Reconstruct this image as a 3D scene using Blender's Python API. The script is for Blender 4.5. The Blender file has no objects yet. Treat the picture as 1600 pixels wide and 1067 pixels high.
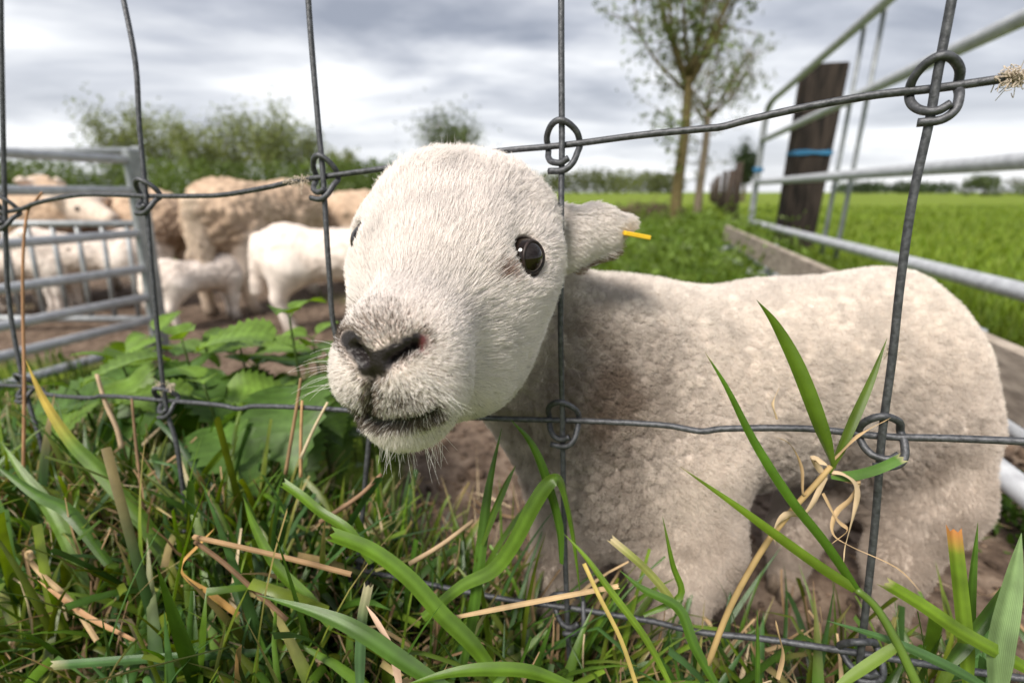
import bpy, math, random
import numpy as np
from mathutils import Vector, Matrix, kdtree

rng = np.random.default_rng(7)
random.seed(7)
sc = bpy.context.scene
COL = sc.collection
# ------------------------------------------------------------------ camera
PITCH = math.atan(233 / 750.0)
CAMH = 0.46
CAM = np.array([0.0, 0.0, CAMH])
EX = np.array([1.0, 0.0, 0.0])
EY = np.array([0.0, math.sin(PITCH), math.cos(PITCH)])
EZ = np.array([0.0, math.cos(PITCH), -math.sin(PITCH)])
cd = bpy.data.cameras.new('camera')
cam = bpy.data.objects.new('camera', cd)
COL.objects.link(cam)
cam.location = CAM
cam.rotation_euler = (math.pi / 2 - PITCH, 0, 0)
cd.sensor_width = 36
cd.lens = 36 * 750 / 1600.0
cd.clip_start = 0.01
cd.clip_end = 6000
cd.dof.use_dof = True
cd.dof.focus_distance = 0.275
cd.dof.aperture_fstop = 4.8
sc.camera = cam
# ------------------------------------------------------------------ world: overcast sky
SUN_EL, SUN_AZ = math.radians(52), math.radians(215)   # azimuth clockwise from +Y
w = bpy.data.worlds.new('World')
sc.world = w
w.use_nodes = True
nt = w.node_tree
nt.nodes.clear()
N = nt.nodes.new
L = nt.links.new
out = N('ShaderNodeOutputWorld')
bg = N('ShaderNodeBackground')
bg.inputs['Strength'].default_value = 0.09
sky = N('ShaderNodeTexSky')
sky.sky_type = 'NISHITA'
sky.sun_disc = False
sky.sun_elevation = SUN_EL
sky.sun_rotation = SUN_AZ
tc = N('ShaderNodeTexCoord')
sep = N('ShaderNodeSeparateXYZ')
L(tc.outputs['Generated'], sep.inputs[0])
mz = N('ShaderNodeMath'); mz.operation = 'MAXIMUM'; mz.inputs[1].default_value = 0.0
L(sep.outputs['Z'], mz.inputs[0])
az = N('ShaderNodeMath'); az.operation = 'ADD'; az.inputs[1].default_value = 0.16
L(mz.outputs[0], az.inputs[0])
cmb = N('ShaderNodeCombineXYZ')
for k, ax in enumerate('XY'):
    dv = N('ShaderNodeMath'); dv.operation = 'DIVIDE'
    L(sep.outputs[ax], dv.inputs[0]); L(az.outputs[0], dv.inputs[1])
    L(dv.outputs[0], cmb.inputs[k])
n1 = N('ShaderNodeTexNoise'); n1.inputs['Scale'].default_value = 0.95
n1.inputs['Detail'].default_value = 7; n1.inputs['Roughness'].default_value = 0.52
n1.inputs['Distortion'].default_value = 0.3
mpw = N('ShaderNodeMapping'); mpw.inputs['Location'].default_value = (3.1, 1.75, 0.4)
mpw.inputs['Scale'].default_value = (0.8, 1.25, 1)
L(cmb.outputs[0], mpw.inputs[0]); L(mpw.outputs[0], n1.inputs['Vector'])
rp = N('ShaderNodeValToRGB')
cr = rp.color_ramp
cr.elements[0].position = 0.38; cr.elements[0].color = (2.5, 2.72, 3.25, 1)
cr.elements[1].position = 0.62; cr.elements[1].color = (7.7, 7.75, 7.9, 1)
e = cr.elements.new(0.47); e.color = (4.0, 4.2, 4.7, 1)
e = cr.elements.new(0.55); e.color = (5.9, 6.05, 6.35, 1)
L(n1.outputs['Fac'], rp.inputs[0])
# pale band low over the land, as under any overcast
lowm = N('ShaderNodeMapRange'); lowm.inputs['From Min'].default_value = 0.0
lowm.inputs['From Max'].default_value = 0.26; lowm.inputs['To Min'].default_value = 0.6; lowm.inputs['To Max'].default_value = 0.0
L(mz.outputs[0], lowm.inputs['Value'])
mlow = N('ShaderNodeMixRGB'); mlow.inputs[2].default_value = (7.5, 7.55, 7.7, 1)
L(lowm.outputs[0], mlow.inputs[0]); L(rp.outputs[0], mlow.inputs[1])
mix = N('ShaderNodeMixRGB'); mix.inputs[0].default_value = 0.93
L(sky.outputs[0], mix.inputs[1]); L(mlow.outputs[0], mix.inputs[2])
L(mix.outputs[0], bg.inputs['Color']); L(bg.outputs[0], out.inputs[0])
# ------------------------------------------------------------------ sun behind thin cloud
sd = bpy.data.lights.new('sun', 'SUN')
sd.energy = 3.6; sd.angle = math.radians(20); sd.color = (1.0, 0.93, 0.84)
sun = bpy.data.objects.new('sun', sd); COL.objects.link(sun)
sv = Vector((math.sin(SUN_AZ) * math.cos(SUN_EL), math.cos(SUN_AZ) * math.cos(SUN_EL), math.sin(SUN_EL)))
sun.rotation_euler = (-sv).to_track_quat('-Z', 'Y').to_euler()
sc.view_settings.view_transform = 'Standard'
sc.view_settings.look = 'None'
sc.view_settings.gamma = 1.0
sc.view_settings.use_curve_mapping = False
sc.view_settings.exposure = 0.74
sc.render.engine = 'CYCLES'
cy = sc.cycles
cy.use_denoising = True
try:
    cy.denoiser = 'OPENIMAGEDENOISE'; cy.denoising_input_passes = 'RGB_ALBEDO_NORMAL'
except Exception:
    pass
cy.max_bounces = 8; cy.diffuse_bounces = 4; cy.glossy_bounces = 3; cy.transmission_bounces = 4
cy.transparent_max_bounces = 6
cy.sample_clamp_indirect = 6

# ================================================================== helpers
def C(px, py, d):
    """a point of the place seen at a pixel of the 1600 wide photograph, d metres deep"""
    u = (px - 800) / 750.0; v = (533 - py) / 750.0
    return CAM + d * (u * EX + v * EY + EZ)
def smooth(a, b, x):
    t = np.clip((x - a) / (b - a), 0, 1)
    return t * t * (3 - 2 * t)
def unit(v):
    v = np.asarray(v, float)
    return v / (np.linalg.norm(v, axis=-1, keepdims=True) + 1e-12)
def tag(o, label=None, cat=None, group=None, kind=None):
    if label: o['label'] = label
    if cat: o['category'] = cat
    if group: o['group'] = group
    if kind: o['kind'] = kind
    return o
def empty(name, loc, label=None, cat=None, group=None):
    o = bpy.data.objects.new(name, None)
    o.empty_display_size = 0.05
    o.location = tuple(loc)
    COL.objects.link(o)
    return tag(o, label, cat, group)
def link(name, me, parent=None, origin=None):
    o = bpy.data.objects.new(name, me)
    COL.objects.link(o)
    if parent is not None:
        o.parent = parent
        if origin is None:       # geometry is in world coordinates
            o.matrix_parent_inverse = Matrix.Translation(parent.location).inverted()
    return o
def mesh(name, V, F, mat, parent=None, uv=None, tint=None, smooth_=True, rebase=False, local=False):
    me = bpy.data.meshes.new(name)
    V = np.asarray(V, np.float32)
    loc = None
    if rebase:
        loc = np.array([V[:, 0].mean(), V[:, 1].mean(), V[:, 2].min()])
        V = V - loc
    if isinstance(F, np.ndarray):
        k = F.shape[1]
        me.vertices.add(len(V)); me.vertices.foreach_set('co', V.astype(np.float32).ravel())
        me.loops.add(F.size); me.loops.foreach_set('vertex_index', F.astype(np.int32).ravel())
        me.polygons.add(len(F))
        me.polygons.foreach_set('loop_start', np.arange(0, F.size, k, dtype=np.int32))
        me.polygons.foreach_set('loop_total', np.full(len(F), k, np.int32))
        me.update(calc_edges=True)
    else:
        me.from_pydata(V.tolist(), [], F)
    if uv is not None:
        lay = me.uv_layers.new(name='UVMap')
        vi = np.empty(len(me.loops), np.int32); me.loops.foreach_get('vertex_index', vi)
        lay.data.foreach_set('uv', np.asarray(uv, np.float32)[vi].ravel())
    if tint is not None:
        a = me.color_attributes.new('tint', 'FLOAT_COLOR', 'POINT')
        t = np.ones((len(V), 4), np.float32); t[:, :3] = tint
        a.data.foreach_set('color', t.ravel())
    if smooth_:
        me.polygons.foreach_set('use_smooth', np.ones(len(me.polygons), bool))
    me.validate()
    if mat is not None: me.materials.append(mat)
    o = link(name, me, parent, origin=0 if local else None)
    if loc is not None: o.location = tuple(loc)
    return o
def join(parts):
    Vs, Fs, n = [], [], 0
    for V, F in parts:
        Vs.append(np.asarray(V)); Fs += [tuple(i + n for i in f) for f in F]; n += len(V)
    return np.concatenate(Vs), Fs
def catmull(P, n):
    P = np.asarray(P, float)
    Q = np.vstack([2 * P[0] - P[1], P, 2 * P[-1] - P[-2]])
    o = []
    for i in range(1, len(Q) - 2):
        p0, p1, p2, p3 = Q[i - 1], Q[i], Q[i + 1], Q[i + 2]
        for t in np.linspace(0, 1, n, endpoint=False):
            o.append(.5 * (2 * p1 + (p2 - p0) * t + (2 * p0 - 5 * p1 + 4 * p2 - p3) * t * t + (3 * p1 - p0 - 3 * p2 + p3) * t ** 3))
    o.append(Q[-2])
    return np.array(o)
def tube(P, r, seg=10, cap=True):
    P = np.asarray(P, float); n = len(P)
    r = np.broadcast_to(np.asarray(r, float), (n,))
    T = unit(np.gradient(P, axis=0))
    a = np.array([0, 0, 1.0]) if abs(T[0][2]) < .9 else np.array([1.0, 0, 0])
    nrm = unit(np.cross(T[0], a)); Ns = [nrm]
    for i in range(1, n):
        nrm = nrm - T[i] * (nrm @ T[i]); nrm = nrm / (np.linalg.norm(nrm) + 1e-9); Ns.append(nrm)
    Ns = np.array(Ns); B = np.cross(T, Ns)
    an = np.linspace(0, 2 * math.pi, seg, endpoint=False)
    V = (P[:, None, :] + r[:, None, None] * (np.cos(an)[None, :, None] * Ns[:, None, :] + np.sin(an)[None, :, None] * B[:, None, :])).reshape(-1, 3)
    F = []
    for i in range(n - 1):
        for j in range(seg):
            k = (j + 1) % seg
            F.append((i * seg + j, i * seg + k, (i + 1) * seg + k, (i + 1) * seg + j))
    if cap:
        F.append(tuple(range(seg))[::-1]); F.append(tuple((n - 1) * seg + j for j in range(seg)))
    return V, F
def box(c, ax, ay, az, bev=0.0):
    """box with half-extent vectors, edges chamfered by bev (metres)"""
    c = np.asarray(c, float); A = [np.asarray(a, float) for a in (ax, ay, az)]
    ln = [np.linalg.norm(a) for a in A]
    if bev <= 0:
        V = [c + i * A[0] + j * A[1] + k * A[2] for i in (-1, 1) for j in (-1, 1) for k in (-1, 1)]
        return np.array(V), [(0, 1, 3, 2), (4, 6, 7, 5), (0, 4, 5, 1), (2, 3, 7, 6), (0, 2, 6, 4), (1, 5, 7, 3)]
    V, key = [], {}
    for s in [(i, j, k) for i in (-1, 1) for j in (-1, 1) for k in (-1, 1)]:
        for m in range(3):
            f = [1 - (bev / ln[q] if q != m else 0) for q in range(3)]
            key[s, m] = len(V); V.append(c + sum(s[q] * f[q] * A[q] for q in range(3)))
    F = []
    for m in range(3):
        o1, o2 = [q for q in range(3) if q != m]
        for sg in (-1, 1):
            def s_(a, b):
                t = [0, 0, 0]; t[m] = sg; t[o1] = a; t[o2] = b; return tuple(t)
            F.append([key[s_(a, b), m] for a, b in ((-1, -1), (1, -1), (1, 1), (-1, 1))])
            for sg2 in (-1, 1):   # chamfers along axis o2 between m and o1
                if o1 > m or True:
                    pass
    for m in range(3):       # edge along axis m
        o1, o2 = [q for q in range(3) if q != m]
        for a in (-1, 1):
            for b in (-1, 1):
                def s_(k):
                    t = [0, 0, 0]; t[m] = k; t[o1] = a; t[o2] = b; return tuple(t)
                F.append([key[s_(-1), o1], key[s_(1), o1], key[s_(1), o2], key[s_(-1), o2]])
    for s in [(i, j, k) for i in (-1, 1) for j in (-1, 1) for k in (-1, 1)]:
        F.append([key[s, 0], key[s, 1], key[s, 2]])
    return np.array(V), [tuple(f) for f in F]
# cheap value noise on points
_perm = np.random.default_rng(3).random((64, 64, 64)).astype(np.float32)
def vnoise(P, s, off=0.0):
    Q = np.asarray(P) * s + off
    i = np.floor(Q).astype(int); f = Q - i; f = f * f * (3 - 2 * f)
    r = 0
    for a in (0, 1):
        for b in (0, 1):
            for c in (0, 1):
                wgt = (f[..., 0] if a else 1 - f[..., 0]) * (f[..., 1] if b else 1 - f[..., 1]) * (f[..., 2] if c else 1 - f[..., 2])
                r = r + wgt * _perm[(i[..., 0] + a) & 63, (i[..., 1] + b) & 63, (i[..., 2] + c) & 63]
    return r
def fbm(P, s, o=3, off=0.0):
    r, a, t = 0, 1.0, 0
    for k in range(o):
        r = r + a * vnoise(P, s * 2 ** k, off + 17.3 * k); t += a; a *= .5
    return r / t

# ------------------------------------------------------------------ materials
def mat(name):
    m = bpy.data.materials.new(name); m.use_nodes = True
    n = m.node_tree.nodes; n.clear()
    o = n.new('ShaderNodeOutputMaterial')
    return m, n, m.node_tree.links.new, o
def noise_mat(name, c1, c2, scale=8, rough=0.7, metal=0.0, bump=0.0, detail=5, stretch=(1, 1, 1), spec=0.3, coord='Object', bscale=None, lo=.35, hi=.65, r2=None):
    m, n, l, o = mat(name)
    b = n.new('ShaderNodeBsdfPrincipled'); l(b.outputs[0], o.inputs[0])
    t = n.new('ShaderNodeTexCoord'); mp = n.new('ShaderNodeMapping'); mp.inputs['Scale'].default_value = stretch
    l(t.outputs[coord], mp.inputs[0])
    x = n.new('ShaderNodeTexNoise'); x.inputs['Scale'].default_value = scale; x.inputs['Detail'].default_value = detail
    x.inputs['Roughness'].default_value = .6
    l(mp.outputs[0], x.inputs['Vector'])
    r = n.new('ShaderNodeValToRGB'); r.color_ramp.elements[0].position = lo; r.color_ramp.elements[1].position = hi
    r.color_ramp.elements[0].color = (*c1, 1); r.color_ramp.elements[1].color = (*c2, 1)
    l(x.outputs['Fac'], r.inputs[0]); l(r.outputs[0], b.inputs['Base Color'])
    b.inputs['Roughness'].default_value = rough; b.inputs['Metallic'].default_value = metal
    b.inputs['Specular IOR Level'].default_value = spec
    if r2 is not None:
        mr = n.new('ShaderNodeMapRange'); mr.inputs['To Min'].default_value = rough; mr.inputs['To Max'].default_value = r2
        l(x.outputs['Fac'], mr.inputs[0]); l(mr.outputs[0], b.inputs['Roughness'])
    if bump:
        bp = n.new('ShaderNodeBump'); bp.inputs['Strength'].default_value = bump; bp.inputs['Distance'].default_value = .003
        if bscale:
            x2 = n.new('ShaderNodeTexNoise'); x2.inputs['Scale'].default_value = bscale; x2.inputs['Detail'].default_value = 4
            l(mp.outputs[0], x2.inputs['Vector']); l(x2.outputs['Fac'], bp.inputs['Height'])
        else:
            l(x.outputs['Fac'], bp.inputs['Height'])
        l(bp.outputs[0], b.inputs['Normal'])
    return m
def tint_mat(name, rough=0.7, transl=0.0, spec=0.25, veins=0.0, nscale=0, namp=.25, own=False, wet=False):
    """colour comes from the piece's own 'tint' attribute"""
    m, n, l, o = mat(name)
    b = n.new('ShaderNodeBsdfPrincipled')
    a = n.new('ShaderNodeAttribute'); a.attribute_name = 'tint'
    colr = a.outputs['Color']
    if nscale:
        t = n.new('ShaderNodeTexCoord'); x = n.new('ShaderNodeTexNoise'); x.inputs['Scale'].default_value = nscale; x.inputs['Detail'].default_value = 5
        l(t.outputs['Object'], x.inputs['Vector'])
        mr = n.new('ShaderNodeMapRange'); mr.inputs['From Min'].default_value = .3; mr.inputs['From Max'].default_value = .7
        mr.inputs['To Min'].default_value = 1 - namp; mr.inputs['To Max'].default_value = 1 + namp
        l(x.outputs['Fac'], mr.inputs[0])
        mm = n.new('ShaderNodeMixRGB'); mm.blend_type = 'MULTIPLY'; mm.inputs[0].default_value = 1
        l(colr, mm.inputs[1]); l(mr.outputs[0], mm.inputs[2]); colr = mm.outputs[0]
    if veins:
        uvn = n.new('ShaderNodeUVMap'); uvn.uv_map = 'UVMap'
        wv = n.new('ShaderNodeTexWave'); wv.inputs['Scale'].default_value = 5.2; wv.inputs['Distortion'].default_value = 1.2
        wv.inputs['Detail'].default_value = 1
        mp = n.new('ShaderNodeMapping'); mp.inputs['Scale'].default_value = (1, .12, 1)
        l(uvn.outputs[0], mp.inputs[0]); l(mp.outputs[0], wv.inputs['Vector'])
        mr2 = n.new('ShaderNodeMapRange'); mr2.inputs['To Min'].default_value = 1 - veins; mr2.inputs['To Max'].default_value = 1 + veins
        l(wv.outputs['Fac'], mr2.inputs[0])
        m2 = n.new('ShaderNodeMixRGB'); m2.blend_type = 'MULTIPLY'; m2.inputs[0].default_value = 1
        l(colr, m2.inputs[1]); l(mr2.outputs[0], m2.inputs[2]); colr = m2.outputs[0]
        bp = n.new('ShaderNodeBump'); bp.inputs['Strength'].default_value = .16; bp.inputs['Distance'].default_value = .0004
        l(wv.outputs['Fac'], bp.inputs['Height']); l(bp.outputs[0], b.inputs['Normal'])
    l(colr, b.inputs['Base Color'])
    b.inputs['Roughness'].default_value = rough; b.inputs['Specular IOR Level'].default_value = spec
    if wet:
        tb_ = n.new('ShaderNodeTexCoord'); nb_ = n.new('ShaderNodeTexNoise'); nb_.inputs['Scale'].default_value = 750; nb_.inputs['Detail'].default_value = 3
        bb_ = n.new('ShaderNodeBump'); bb_.inputs['Strength'].default_value = .55; bb_.inputs['Distance'].default_value = .0008
        l(tb_.outputs['Object'], nb_.inputs['Vector']); l(nb_.outputs['Fac'], bb_.inputs['Height']); l(bb_.outputs[0], b.inputs['Normal'])
    if wet:      # bare dark skin is moist
        mw = n.new('ShaderNodeMapRange'); mw.inputs['From Min'].default_value = .02; mw.inputs['From Max'].default_value = .12
        mw.inputs['To Min'].default_value = .42; mw.inputs['To Max'].default_value = rough
        l(colr, mw.inputs[0]); l(mw.outputs[0], b.inputs['Roughness'])
    if transl:
        tr = n.new('ShaderNodeBsdfTranslucent')
        hs = n.new('ShaderNodeHueSaturation'); hs.inputs['Saturation'].default_value = 1.0 if own else 1.15; hs.inputs['Value'].default_value = 1.0 if own else 1.6; hs.inputs['Hue'].default_value = .5 if own else .485
        l(colr, hs.inputs['Color']); l(hs.outputs[0], tr.inputs['Color'])
        mx = n.new('ShaderNodeMixShader'); mx.inputs[0].default_value = transl
        l(b.outputs[0], mx.inputs[1]); l(tr.outputs[0], mx.inputs[2]); l(mx.outputs[0], o.inputs[0])
    else:
        l(b.outputs[0], o.inputs[0])
    return m
M_wire = noise_mat('weathered_galvanised_wire', (.045, .047, .052), (.10, .103, .113), 260, .42, .5, .25, spec=.4, r2=.6)
M_galv = noise_mat('galvanised_tube', (.36, .37, .40), (.50, .52, .55), 30, .45, .2, .06, spec=.5, r2=.55)
M_galv2 = noise_mat('dull_galvanised_post', (.22, .235, .25), (.34, .36, .38), 22, .5, .35, .06, spec=.4)
M_wood = noise_mat('grey_weathered_board', (.20, .165, .135), (.42, .36, .30), 14, .85, 0, .5, stretch=(1, 1, 6), spec=.15, detail=8)
M_dark = noise_mat('creosoted_timber', (.008, .0065, .006), (.045, .034, .028), 9, .8, 0, .5, stretch=(4, 4, .5), spec=.2, detail=8)
M_twine = noise_mat('blue_twine', (.02, .12, .26), (.06, .24, .42), 200, .6, 0, .3)
M_blade = tint_mat('grass_blade', .36, .24, .45, veins=.17, nscale=45, namp=.28)
M_far = tint_mat('field_grass', .55, .35, .2)
M_leaf = tint_mat('leaf', .5, .35, .3)
M_nettle = tint_mat('nettle_leaf', .45, .32, .35, nscale=90, namp=.2)
M_straw = tint_mat('dry_straw', .65, .12, .2, nscale=60, namp=.25)
M_fur = tint_mat('fleece_fibre', .75, .30, .12, own=True)
M_skin = tint_mat('lamb_skin', .7, .0, .3, nscale=160, namp=.12, wet=True)
M_sheep = tint_mat('sheep_fleece', .9, .0, .05, nscale=26, namp=.2)
M_bark = tint_mat('bark', .9, .0, .1, nscale=25, namp=.35)

# ================================================================== ground
def fence_y(x):          # plan line of the wire fence
    return np.interp(x, [-1.6, -.54, -.347, -.158, .0353, .2267, .6], [.86, .535, .47, .41, .355, .272, .11])
def ground_h(x, y, rough=True):
    x = np.asarray(x, float); y = np.asarray(y, float)
    low = smooth(.75, 1.7, y) * smooth(.1, -.8, x) * (1 - smooth(9, 16, y))
    h = -.24 * low - .035 * smooth(.04, .16, y - fence_y(x)) * smooth(-.5, -.2, x) * (1 - smooth(1.0, 2.2, y))
    dist = y - fence_y(x) + .05
    amp = .045 + .05 * smooth(.05, -.4, x)
    h = h + amp * np.exp(-(dist / .17) ** 2) * (1 - smooth(.45, .7, x)) * (1 - smooth(1.2, 1.8, -x))
    if rough:
        P = np.stack([x, y, 0 * x], -1)
        near = 1 - smooth(2.5, 6, np.hypot(x, y))
        h = h + near * (.022 * (fbm(P, 9, 3) - .5) + .012 * (fbm(P, 40, 2, 5) - .5))
        far = smooth(3, 8, np.hypot(x, y))
        h = h + far * .10 * (fbm(P, .5, 3, 9) - .5) * (1 - smooth(30, 60, np.hypot(x, y)))
    return h
GATE0, GATEV = np.array([1.49, 1.378]), unit([.2456, 1.0])     # plan line of the field gate
def gate_side(x, y):     # > 0 in the open field right of the gate
    return (np.asarray(x) - GATE0[0]) * GATEV[1] - (np.asarray(y) - GATE0[1]) * GATEV[0]
def soil_w(x, y):
    P = np.stack([x, y, 0 * x], -1)
    nz = fbm(P, 2.2, 3, 3) - .5
    a = smooth(.0, .12, y - fence_y(x)) * smooth(-.28, -.1, x + .35 * nz) * (1 - smooth(1.5, 2.3, y + nz * .9)) * (1 - smooth(-.25, .0, gate_side(x, y)))
    b = np.exp(-(((x + 1.05) / .42) ** 2 + ((y - 2.35) / .8) ** 2)) * 1.5
    c = .9 * smooth(1.6, 2.2, y) * smooth(-.6, -1.0, x) * (1 - smooth(4.5, 6, y))
    d = 1.1 * np.exp(-(((x + .95) / .5) ** 2 + ((y - 1.25) / .35) ** 2))
    g = np.maximum.reduce([a, np.clip(b, 0, 1), c, np.clip(d, 0, 1)]) + 1.2 * nz * (np.maximum(a, np.maximum(b, c)) > .05)
    return smooth(.25, .7, g)
nr, ns = 230, 288
rr = np.concatenate([[0.0], np.geomspace(.03, 4500, nr)])
th = np.linspace(0, 2 * math.pi, ns, endpoint=False)
X = rr[:, None] * np.sin(th)[None]; Y = .5 + rr[:, None] * np.cos(th)[None]
X = X.ravel(); Y = Y.ravel()
Z = ground_h(X, Y)
ii, jj = np.meshgrid(np.arange(nr), np.arange(ns), indexing='ij')
a_ = ii * ns + jj; b_ = ii * ns + (jj + 1) % ns
Fg = np.stack([a_, b_, b_ + ns, a_ + ns], -1).reshape(-1, 4)
m, n, l, o = mat('soil_and_turf')
b = n.new('ShaderNodeBsdfPrincipled'); l(b.outputs[0], o.inputs[0])
b.inputs['Roughness'].default_value = .95; b.inputs['Specular IOR Level'].default_value = .1
at = n.new('ShaderNodeAttribute'); at.attribute_name = 'tint'
geo = n.new('ShaderNodeNewGeometry')
def ng(scale, det=6):
    x = n.new('ShaderNodeTexNoise'); x.inputs['Scale'].default_value = scale; x.inputs['Detail'].default_value = det; x.inputs['Roughness'].default_value = .65
    l(geo.outputs['Position'], x.inputs['Vector']); return x
def ramp(src, stops):
    r = n.new('ShaderNodeValToRGB'); el = r.color_ramp.elements
    el[0].position, el[0].color = stops[0][0], (*stops[0][1], 1)
    el[1].position, el[1].color = stops[-1][0], (*stops[-1][1], 1)
    for p, c in stops[1:-1]:
        q = el.new(p); q.color = (*c, 1)
    l(src, r.inputs[0]); return r.outputs[0]
soilc = ramp(ng(26).outputs['Fac'], [(.32, (.045, .031, .023)), (.5, (.13, .093, .069)), (.7, (.25, .19, .145))])
turf1 = ramp(ng(1.1).outputs['Fac'], [(.3, (.10, .145, .02)), (.5, (.15, .205, .025)), (.72, (.20, .25, .04))])
turf2 = ramp(ng(55).outputs['Fac'], [(.3, (.45, .45, .45)), (.7, (1.25, 1.25, 1.2))])
mt = n.new('ShaderNodeMixRGB'); mt.blend_type = 'MULTIPLY'; mt.inputs[0].default_value = .7
l(turf1, mt.inputs[1]); l(turf2, mt.inputs[2])
sp = n.new('ShaderNodeSeparateColor'); l(at.outputs['Color'], sp.inputs[0])
litter = ramp(ng(120).outputs['Fac'], [(.35, (.018, .014, .008)), (.6, (.06, .05, .025))])
m1 = n.new('ShaderNodeMixRGB'); l(sp.outputs[0], m1.inputs[0]); l(mt.outputs[0], m1.inputs[1]); l(soilc, m1.inputs[2])
m2 = n.new('ShaderNodeMixRGB'); l(sp.outputs[1], m2.inputs[0]); l(m1.outputs[0], m2.inputs[1]); l(litter, m2.inputs[2])
l(m2.outputs[0], b.inputs['Base Color'])
bp = n.new('ShaderNodeBump'); bp.inputs['Strength'].default_value = .8; bp.inputs['Distance'].default_value = .012
l(ng(45, 8).outputs['Fac'], bp.inputs['Height']); l(bp.outputs[0], b.inputs['Normal'])
M_ground = m
lit = np.exp(-((Y - fence_y(X) + .04) / .17) ** 2) * (np.abs(X) < 1.4)
ground = mesh('ground', np.stack([X, Y, Z], -1), Fg, M_ground,
              tint=np.stack([soil_w(X, Y), np.clip(lit, 0, 1), 0 * X], -1))
ground['kind'] = 'structure'

# ------------------------------------------------------------------ soil clods and droppings
def lumps(xy, size, tint, squash=.7):
    base = np.array([(-.53, 0, .85), (.53, 0, .85), (-.53, 0, -.85), (.53, 0, -.85), (0, .85, .53), (0, .85, -.53), (0, -.85, .53), (0, -.85, -.53), (.85, .53, 0), (-.85, .53, 0), (.85, -.53, 0), (-.85, -.53, 0)])
    tri = np.array([(1, 4, 0), (4, 9, 0), (4, 5, 9), (8, 5, 4), (1, 8, 4), (1, 10, 8), (10, 3, 8), (8, 3, 5), (3, 2, 5), (3, 7, 2), (3, 10, 7), (10, 6, 7), (6, 11, 7), (6, 0, 11), (6, 1, 0), (10, 1, 6), (11, 0, 9), (2, 11, 9), (5, 2, 9), (11, 2, 7)])[:, ::-1]
    k = len(xy)
    z = ground_h(xy[:, 0], xy[:, 1])
    V = base[None] * (size[:, None, None]) * rng.uniform(.55, 1.25, (k, 12, 1)) * np.array([1, 1, squash])
    V[:, :, 0] *= rng.uniform(.7, 1.4, (k, 1))
    V += np.stack([xy[:, 0], xy[:, 1], z + size * .15], -1)[:, None]
    F = tri[None] + 12 * np.arange(k)[:, None, None]
    return V.reshape(-1, 3), F.reshape(-1, 3), np.repeat(tint, 12, 0)
k = 2600
xy = np.stack([rng.uniform(-.25, 1.1, k), rng.uniform(.4, 1.6, k)], -1)
xy = xy[soil_w(xy[:, 0], xy[:, 1]) > rng.uniform(.2, .9, k)]
sz = rng.lognormal(math.log(.0045), .55, len(xy))
tn = np.array([.11, .078, .058]) * rng.uniform(.4, 1.7, (len(xy), 1))
V, F, T = lumps(xy, sz, tn)
M_soil = tint_mat('soil_clod', .95, 0, .08, nscale=120, namp=.35)
mesh('soil_clods', V, F, M_soil, tint=T)['kind'] = 'stuff'

# ------------------------------------------------------------------ foliage helpers
def leaf_quads(P, size, aspect=2.2, up=.3):
    k = len(P)
    d = unit(rng.normal(size=(k, 3)) + np.array([0, 0, -up]))
    s = unit(np.cross(d, rng.normal(size=(k, 3))))
    size = np.broadcast_to(size, (k,))[:, None]
    nn = np.cross(d, s)
    V = np.stack([P - d * size * .5, P + s * size * .5 / aspect + nn * size * .08, P + d * size * .5, P - s * size * .5 / aspect + nn * size * .08], 1)
    return V.reshape(-1, 3), np.arange(4 * k).reshape(k, 4)
def foliage(name, P, size, tints, parent=None, aspect=2.2, material=None, jitter=.35):
    V, F = leaf_quads(P, size, aspect)
    t = np.asarray(tints, float)
    if t.ndim == 1: t = np.tile(t, (len(P), 1))
    t = t * rng.uniform(1 - jitter, 1 + jitter, (len(P), 1))
    o = mesh(name, V, F, material or M_leaf, parent, tint=np.repeat(t, 4, 0), smooth_=False)
    return o
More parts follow.
